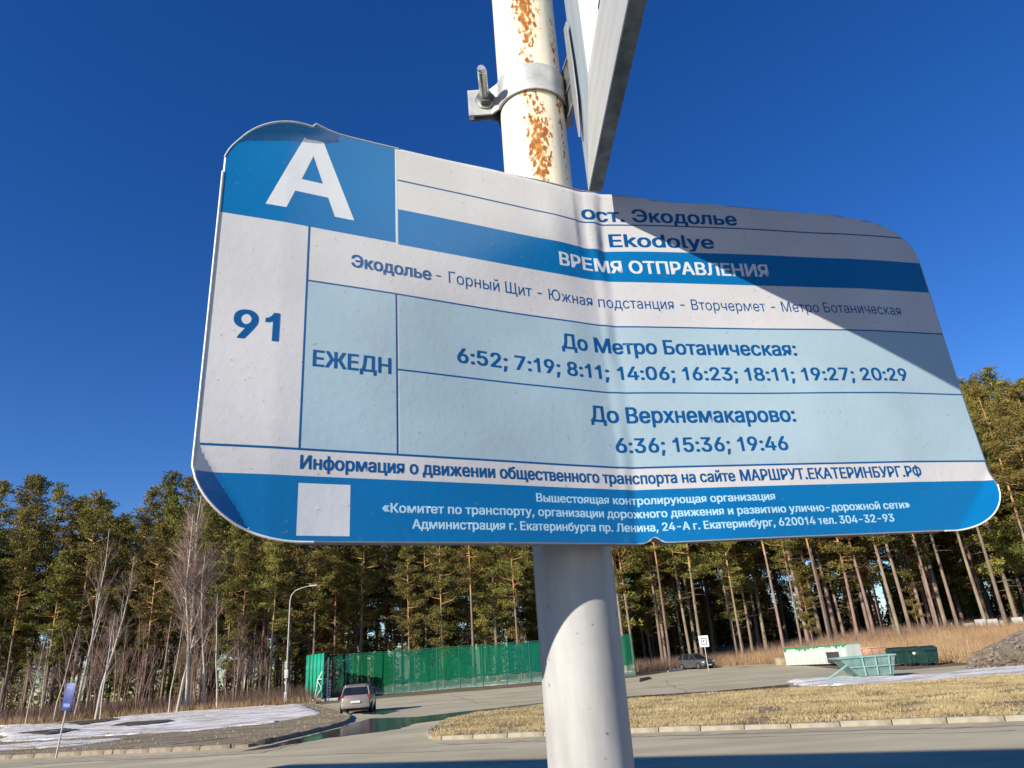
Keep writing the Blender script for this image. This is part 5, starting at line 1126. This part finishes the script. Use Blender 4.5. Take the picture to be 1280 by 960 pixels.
# black low trailer behind skip
g4 = G(1042, 833); tr_ = empty('dark_trailer', (g4.x, g4.y, terr(g4.x, g4.y)), R(-4), label='low black trailer tub between the white container and the turquoise skip', cat='trailer')
bm = bmesh.new(); loft(bm, [[Vector((x0, 0, .25)), Vector((x0+.0, -.02, 1.0)), Vector((x0, 1.2, 1.0)), Vector((x0, 1.2, .25))] for x0 in (0, .2, 2.4)]); link('tub', bm_mesh('tub', bm), M_black, tr_)
box_obj('tub_rim', (-.05, 2.45, -.06, 1.25, 1.0, 1.06), M_galvd, tr_, bev=.01)
for x in (.6,):
    bm = bmesh.new(); tube(bm, [(x, -.14, .26), (x, -.02, .26)], .26, 18); link('wheel', bm_mesh('wheel', bm, True, 40), M_tyre, tr_)
tube_obj('drawbar', [(2.4, .6, .35), (3.0, .6, .35)], .04, M_galvd, tr_, 6)
# dark green wheeled bins in a row
def make_bin():
    r_ = empty('waste_bin', (0, 0, 0), label='x', cat='waste bin', group='dark green waste bins in a row')
    bm = bmesh.new(); loft(bm, [[Vector((-w_/2, -d_/2, z)), Vector((w_/2, -d_/2, z)), Vector((w_/2, d_/2, z)), Vector((-w_/2, d_/2, z))] for z, w_, d_ in ((.18, .82, .8), (.95, .93, 1.0), (1.0, .97, 1.05))]); link('body', bm_mesh('body', bm), M_bin, r_)
    bm = bmesh.new(); loft(bm, [[Vector((x, -.54, 1.0)), Vector((x, -.50, 1.08)), Vector((x, 0, 1.22)), Vector((x, .5, 1.10)), Vector((x, .54, 1.0))] for x in (-.49, .49)]); link('lid', bm_mesh('lid', bm, True, 30), M_bin, r_)
    for x in (-.28, 0, .28): box_obj('rib', (x-.03, x+.03, -.50, -.43, .25, .93), M_bin, r_)
    for x in (-.33, .33):
        for y in (-.3, .3): bm = bmesh.new(); tube(bm, [(x-.03, y, .09), (x+.03, y, .09)], .09, 12); link('wheel', bm_mesh('wheel', bm, True, 40), M_tyre, r_)
    tube_obj('handle', [(-.40, -.52, .90), (-.40, -.60, .92), (.40, -.60, .92), (.40, -.52, .90)], .018, M_blk, r_, 6)
    return r_
b0 = make_bin(); bl = ['dark green bin at the left end of the row, just behind the turquoise skip', 'dark green bin second in the row, with a pale round mark', 'dark green bin at the right end of the row beside the reeds']
ga, gb = G(1128, 833), G(1168, 832)
for i in range(3):
    o = b0 if i == 0 else copy_tree(b0); P = ga.lerp(gb, i/2); o.location = (P.x, P.y+.5, terr(P.x, P.y)); o.rotation_euler = (0, 0, R(-10+i*4)); o['label'] = bl[i]
    if i == 1:
        bm = bmesh.new(); tube(bm, [(0, -.535, .80), (0, -.52, .80)], .10, 16); link('round_mark', bm_mesh('round_mark', bm), M_plate, o)
# ------------------------------------------------------------------ rubble mound, stakes, concrete slabs
M_rub = mat('rubble', (.10, .075, .05), (.21, .165, .12), scale=2.2, rough=.95, bump=.9, bdist=0.067, bscale=9)
mc = G(1262, 834); mo = bmesh.new(); bmesh.ops.create_icosphere(mo, subdivisions=6, radius=1)
for v in list(mo.verts):
    n1 = mnoise.noise(v.co*1.7); n2 = mnoise.noise(v.co*6+Vector((3, 1, 2))); n3 = mnoise.noise(v.co*19)
    s = 1+.16*n1+.06*n2+.05*n3; v.co = Vector((v.co.x*3.3*s, v.co.y*2.6*s, max(-.2, v.co.z)*1.65*s*(1-.22*abs(v.co.x))))
rb = link('rubble_mound', bm_mesh('rubble_mound', mo, False), M_rub, None, (mc.x+2.9, mc.y+2.2, terr(mc.x, mc.y)))
tag(rb, 'grey brown mound of earth and rubble at the right edge of the snow', 'mound')
M_stone = mat('stone', (.18, .15, .12), (.30, .27, .23), scale=4, rough=.9, rand=.25)
vs_ = []; fs_ = []
for k in range(260):
    a = random.uniform(0, 2*PI); r_ = random.uniform(.2, 1.25); x, y = mc.x+2.9+math.cos(a)*r_*3.7, mc.y+2.2-abs(math.sin(a))*r_*2.7
    rr2 = (((x-mc.x-2.9)/3.6)**2+((y-mc.y-2.2)/2.6)**2); z = 1.5*math.sqrt(max(0, 1-rr2))*(1-.2*min(1, abs(x-mc.x-2.9)/3.6)); s = random.uniform(.04, .17)
    b_ = len(vs_); dirs_ = [(1, 0, 0), (0, 1, 0), (-1, 0, 0), (0, -1, 0), (0, 0, 1), (0, 0, -1)]
    vs_ += [(x+d_[0]*s*random.uniform(.6, 1.4), y+d_[1]*s*random.uniform(.6, 1.4), z+.05+d_[2]*s*random.uniform(.5, 1)) for d_ in dirs_]
    fs_ += [(b_+i, b_+(i+1) % 4, b_+4) for i in range(4)]+[(b_+(i+1) % 4, b_+i, b_+5) for i in range(4)]
o = link('rubble_stones', mesh_np('rubble_stones', vs_, fs_), M_stone); o['kind'] = 'stuff'; o['label'] = 'pale broken stones strewn over the rubble mound'
for (px, yb, yt, D, lab) in ((1222, 828, 815, 44, 'short pinkish wooden stake at the left foot of the rubble mound'), (1211, 815, 800, 56, 'thin pale stake standing in the reeds left of the mound')):
    P = GX(px, yb, D); T_ = GX(px-2, yt, D); z0 = terr(P.x, P.y)
    o = tube_obj('stake', [(P.x, P.y, z0-.1), (T_.x, T_.y, max(T_.z, z0+.5))], .04, mat('stake_wood', (.5, .36, .27), rough=.8), None, 6); tag(o, lab, 'stake')
sl0, sl1 = GX(1190, 783, 84), GX(1330, 775, 80)
cf = empty('concrete_fence', (sl0.x, sl0.y, terr(sl0.x, sl0.y)), label='pale concrete slab fence among the trunks at far right', cat='fence')
M_slab = mat('pale_slab', (.34, .33, .30), (.44, .43, .40), scale=1, rough=.9, rand=.2); n_s = 9
for i in range(n_s):
    a = sl0.lerp(sl1, i/n_s); c = sl0.lerp(sl1, (i+.86)/n_s); g = terr(a.x, a.y); dd = c-a; Mx = Matrix.Translation((a.x, a.y, g+random.uniform(-.25, .15))) @ Matrix.Rotation(math.atan2(dd.y, dd.x), 4, 'Z')
    bm = bmesh.new(); add_box(bm, 0, dd.length, 0, .12, 0, 1.35, M=Mx); o = link('slab', bm_mesh('slab', bm), M_slab, cf); o.matrix_parent_inverse = Matrix.Translation(-cf.location)
# far-left small white marker posts at the foot of the birches
g5 = G(269, 880)
for k, lab in ((0, 'left of two short white posts at the foot of the birch clump'), (1, 'right of two short white posts at the foot of the birch clump')):
    o = box_obj('marker_post', (-.12, .12, -.12, .12, -.05, .85+.1*k), M_wsteel, None, bev=.02); o.location = (g5.x+k*.75, g5.y, .08); tag(o, lab, 'post')

# ------------------------------------------------------------------ building behind the camera that shades the near road
M_wall = mat('render_wall', (.42, .38, .30), (.48, .44, .36), scale=1, rough=.9, bump=.2); M_roofm = mat('roof_sheet', (.14, .13, .13), rough=.6); M_wf = mat('window_frame', (.6, .6, .58), rough=.5)
H_B = 8.0
A_, B_ = Vector((-19.6, 3.7)), Vector((-5.4, -2.7)); bk = Vector((-.72, -.69))*8
root = empty('house', (A_.x, A_.y, 0), label='plain beige rendered two storey house standing behind the viewpoint', cat='house')
bm = bmesh.new(); foot = [A_, B_, B_+bk, A_+bk]
lo = [bm.verts.new((p.x, p.y, 0)) for p in foot]; hi = [bm.verts.new((p.x, p.y, H_B-.25)) for p in foot]
for i in range(4): bm.faces.new((lo[i], lo[(i+1) % 4], hi[(i+1) % 4], hi[i]))
bm.faces.new(hi); o = link('wall', bm_mesh('wall', bm), M_wall, root); child(o, root)
bm = bmesh.new(); ctr = sum(foot, Vector((0, 0)))/4
q = [p+(p-ctr).normalized()*.25 for p in foot]; lo = [bm.verts.new((p.x, p.y, H_B-.246)) for p in q]; hi = [bm.verts.new((p.x, p.y, H_B)) for p in q]
for i in range(4): bm.faces.new((lo[i], lo[(i+1) % 4], hi[(i+1) % 4], hi[i]))
bm.faces.new(hi); bm.faces.new(lo[::-1]); o = link('roof', bm_mesh('roof', bm), M_roofm, root); child(o, root)
ab = (B_-A_); ang = math.atan2(ab.y, ab.x)
for fl in (1.2, 4.6):
    for k in range(5):
        P = A_+ab*((k+.5)/5); Mx = Matrix.Translation((P.x, P.y, fl)) @ Matrix.Rotation(ang, 4, 'Z')
        bm = bmesh.new(); add_box(bm, -.8, .8, -.02, .06, 0, 1.6, M=Mx, bev=.01); wo_ = link('window', bm_mesh('window', bm), M_wf, root); child(wo_, root)
        for s in (-1, 1):
            bm = bmesh.new(); xs_ = sorted((s*.06, s*.72)); add_box(bm, xs_[0], xs_[1], .05, .07, .08, 1.52, M=Mx); o = link('pane', bm_mesh('pane', bm), M_glass, wo_); child(o, root) if False else setattr(o, 'matrix_parent_inverse', Matrix.Translation(-root.location))
print('trees', cnt)
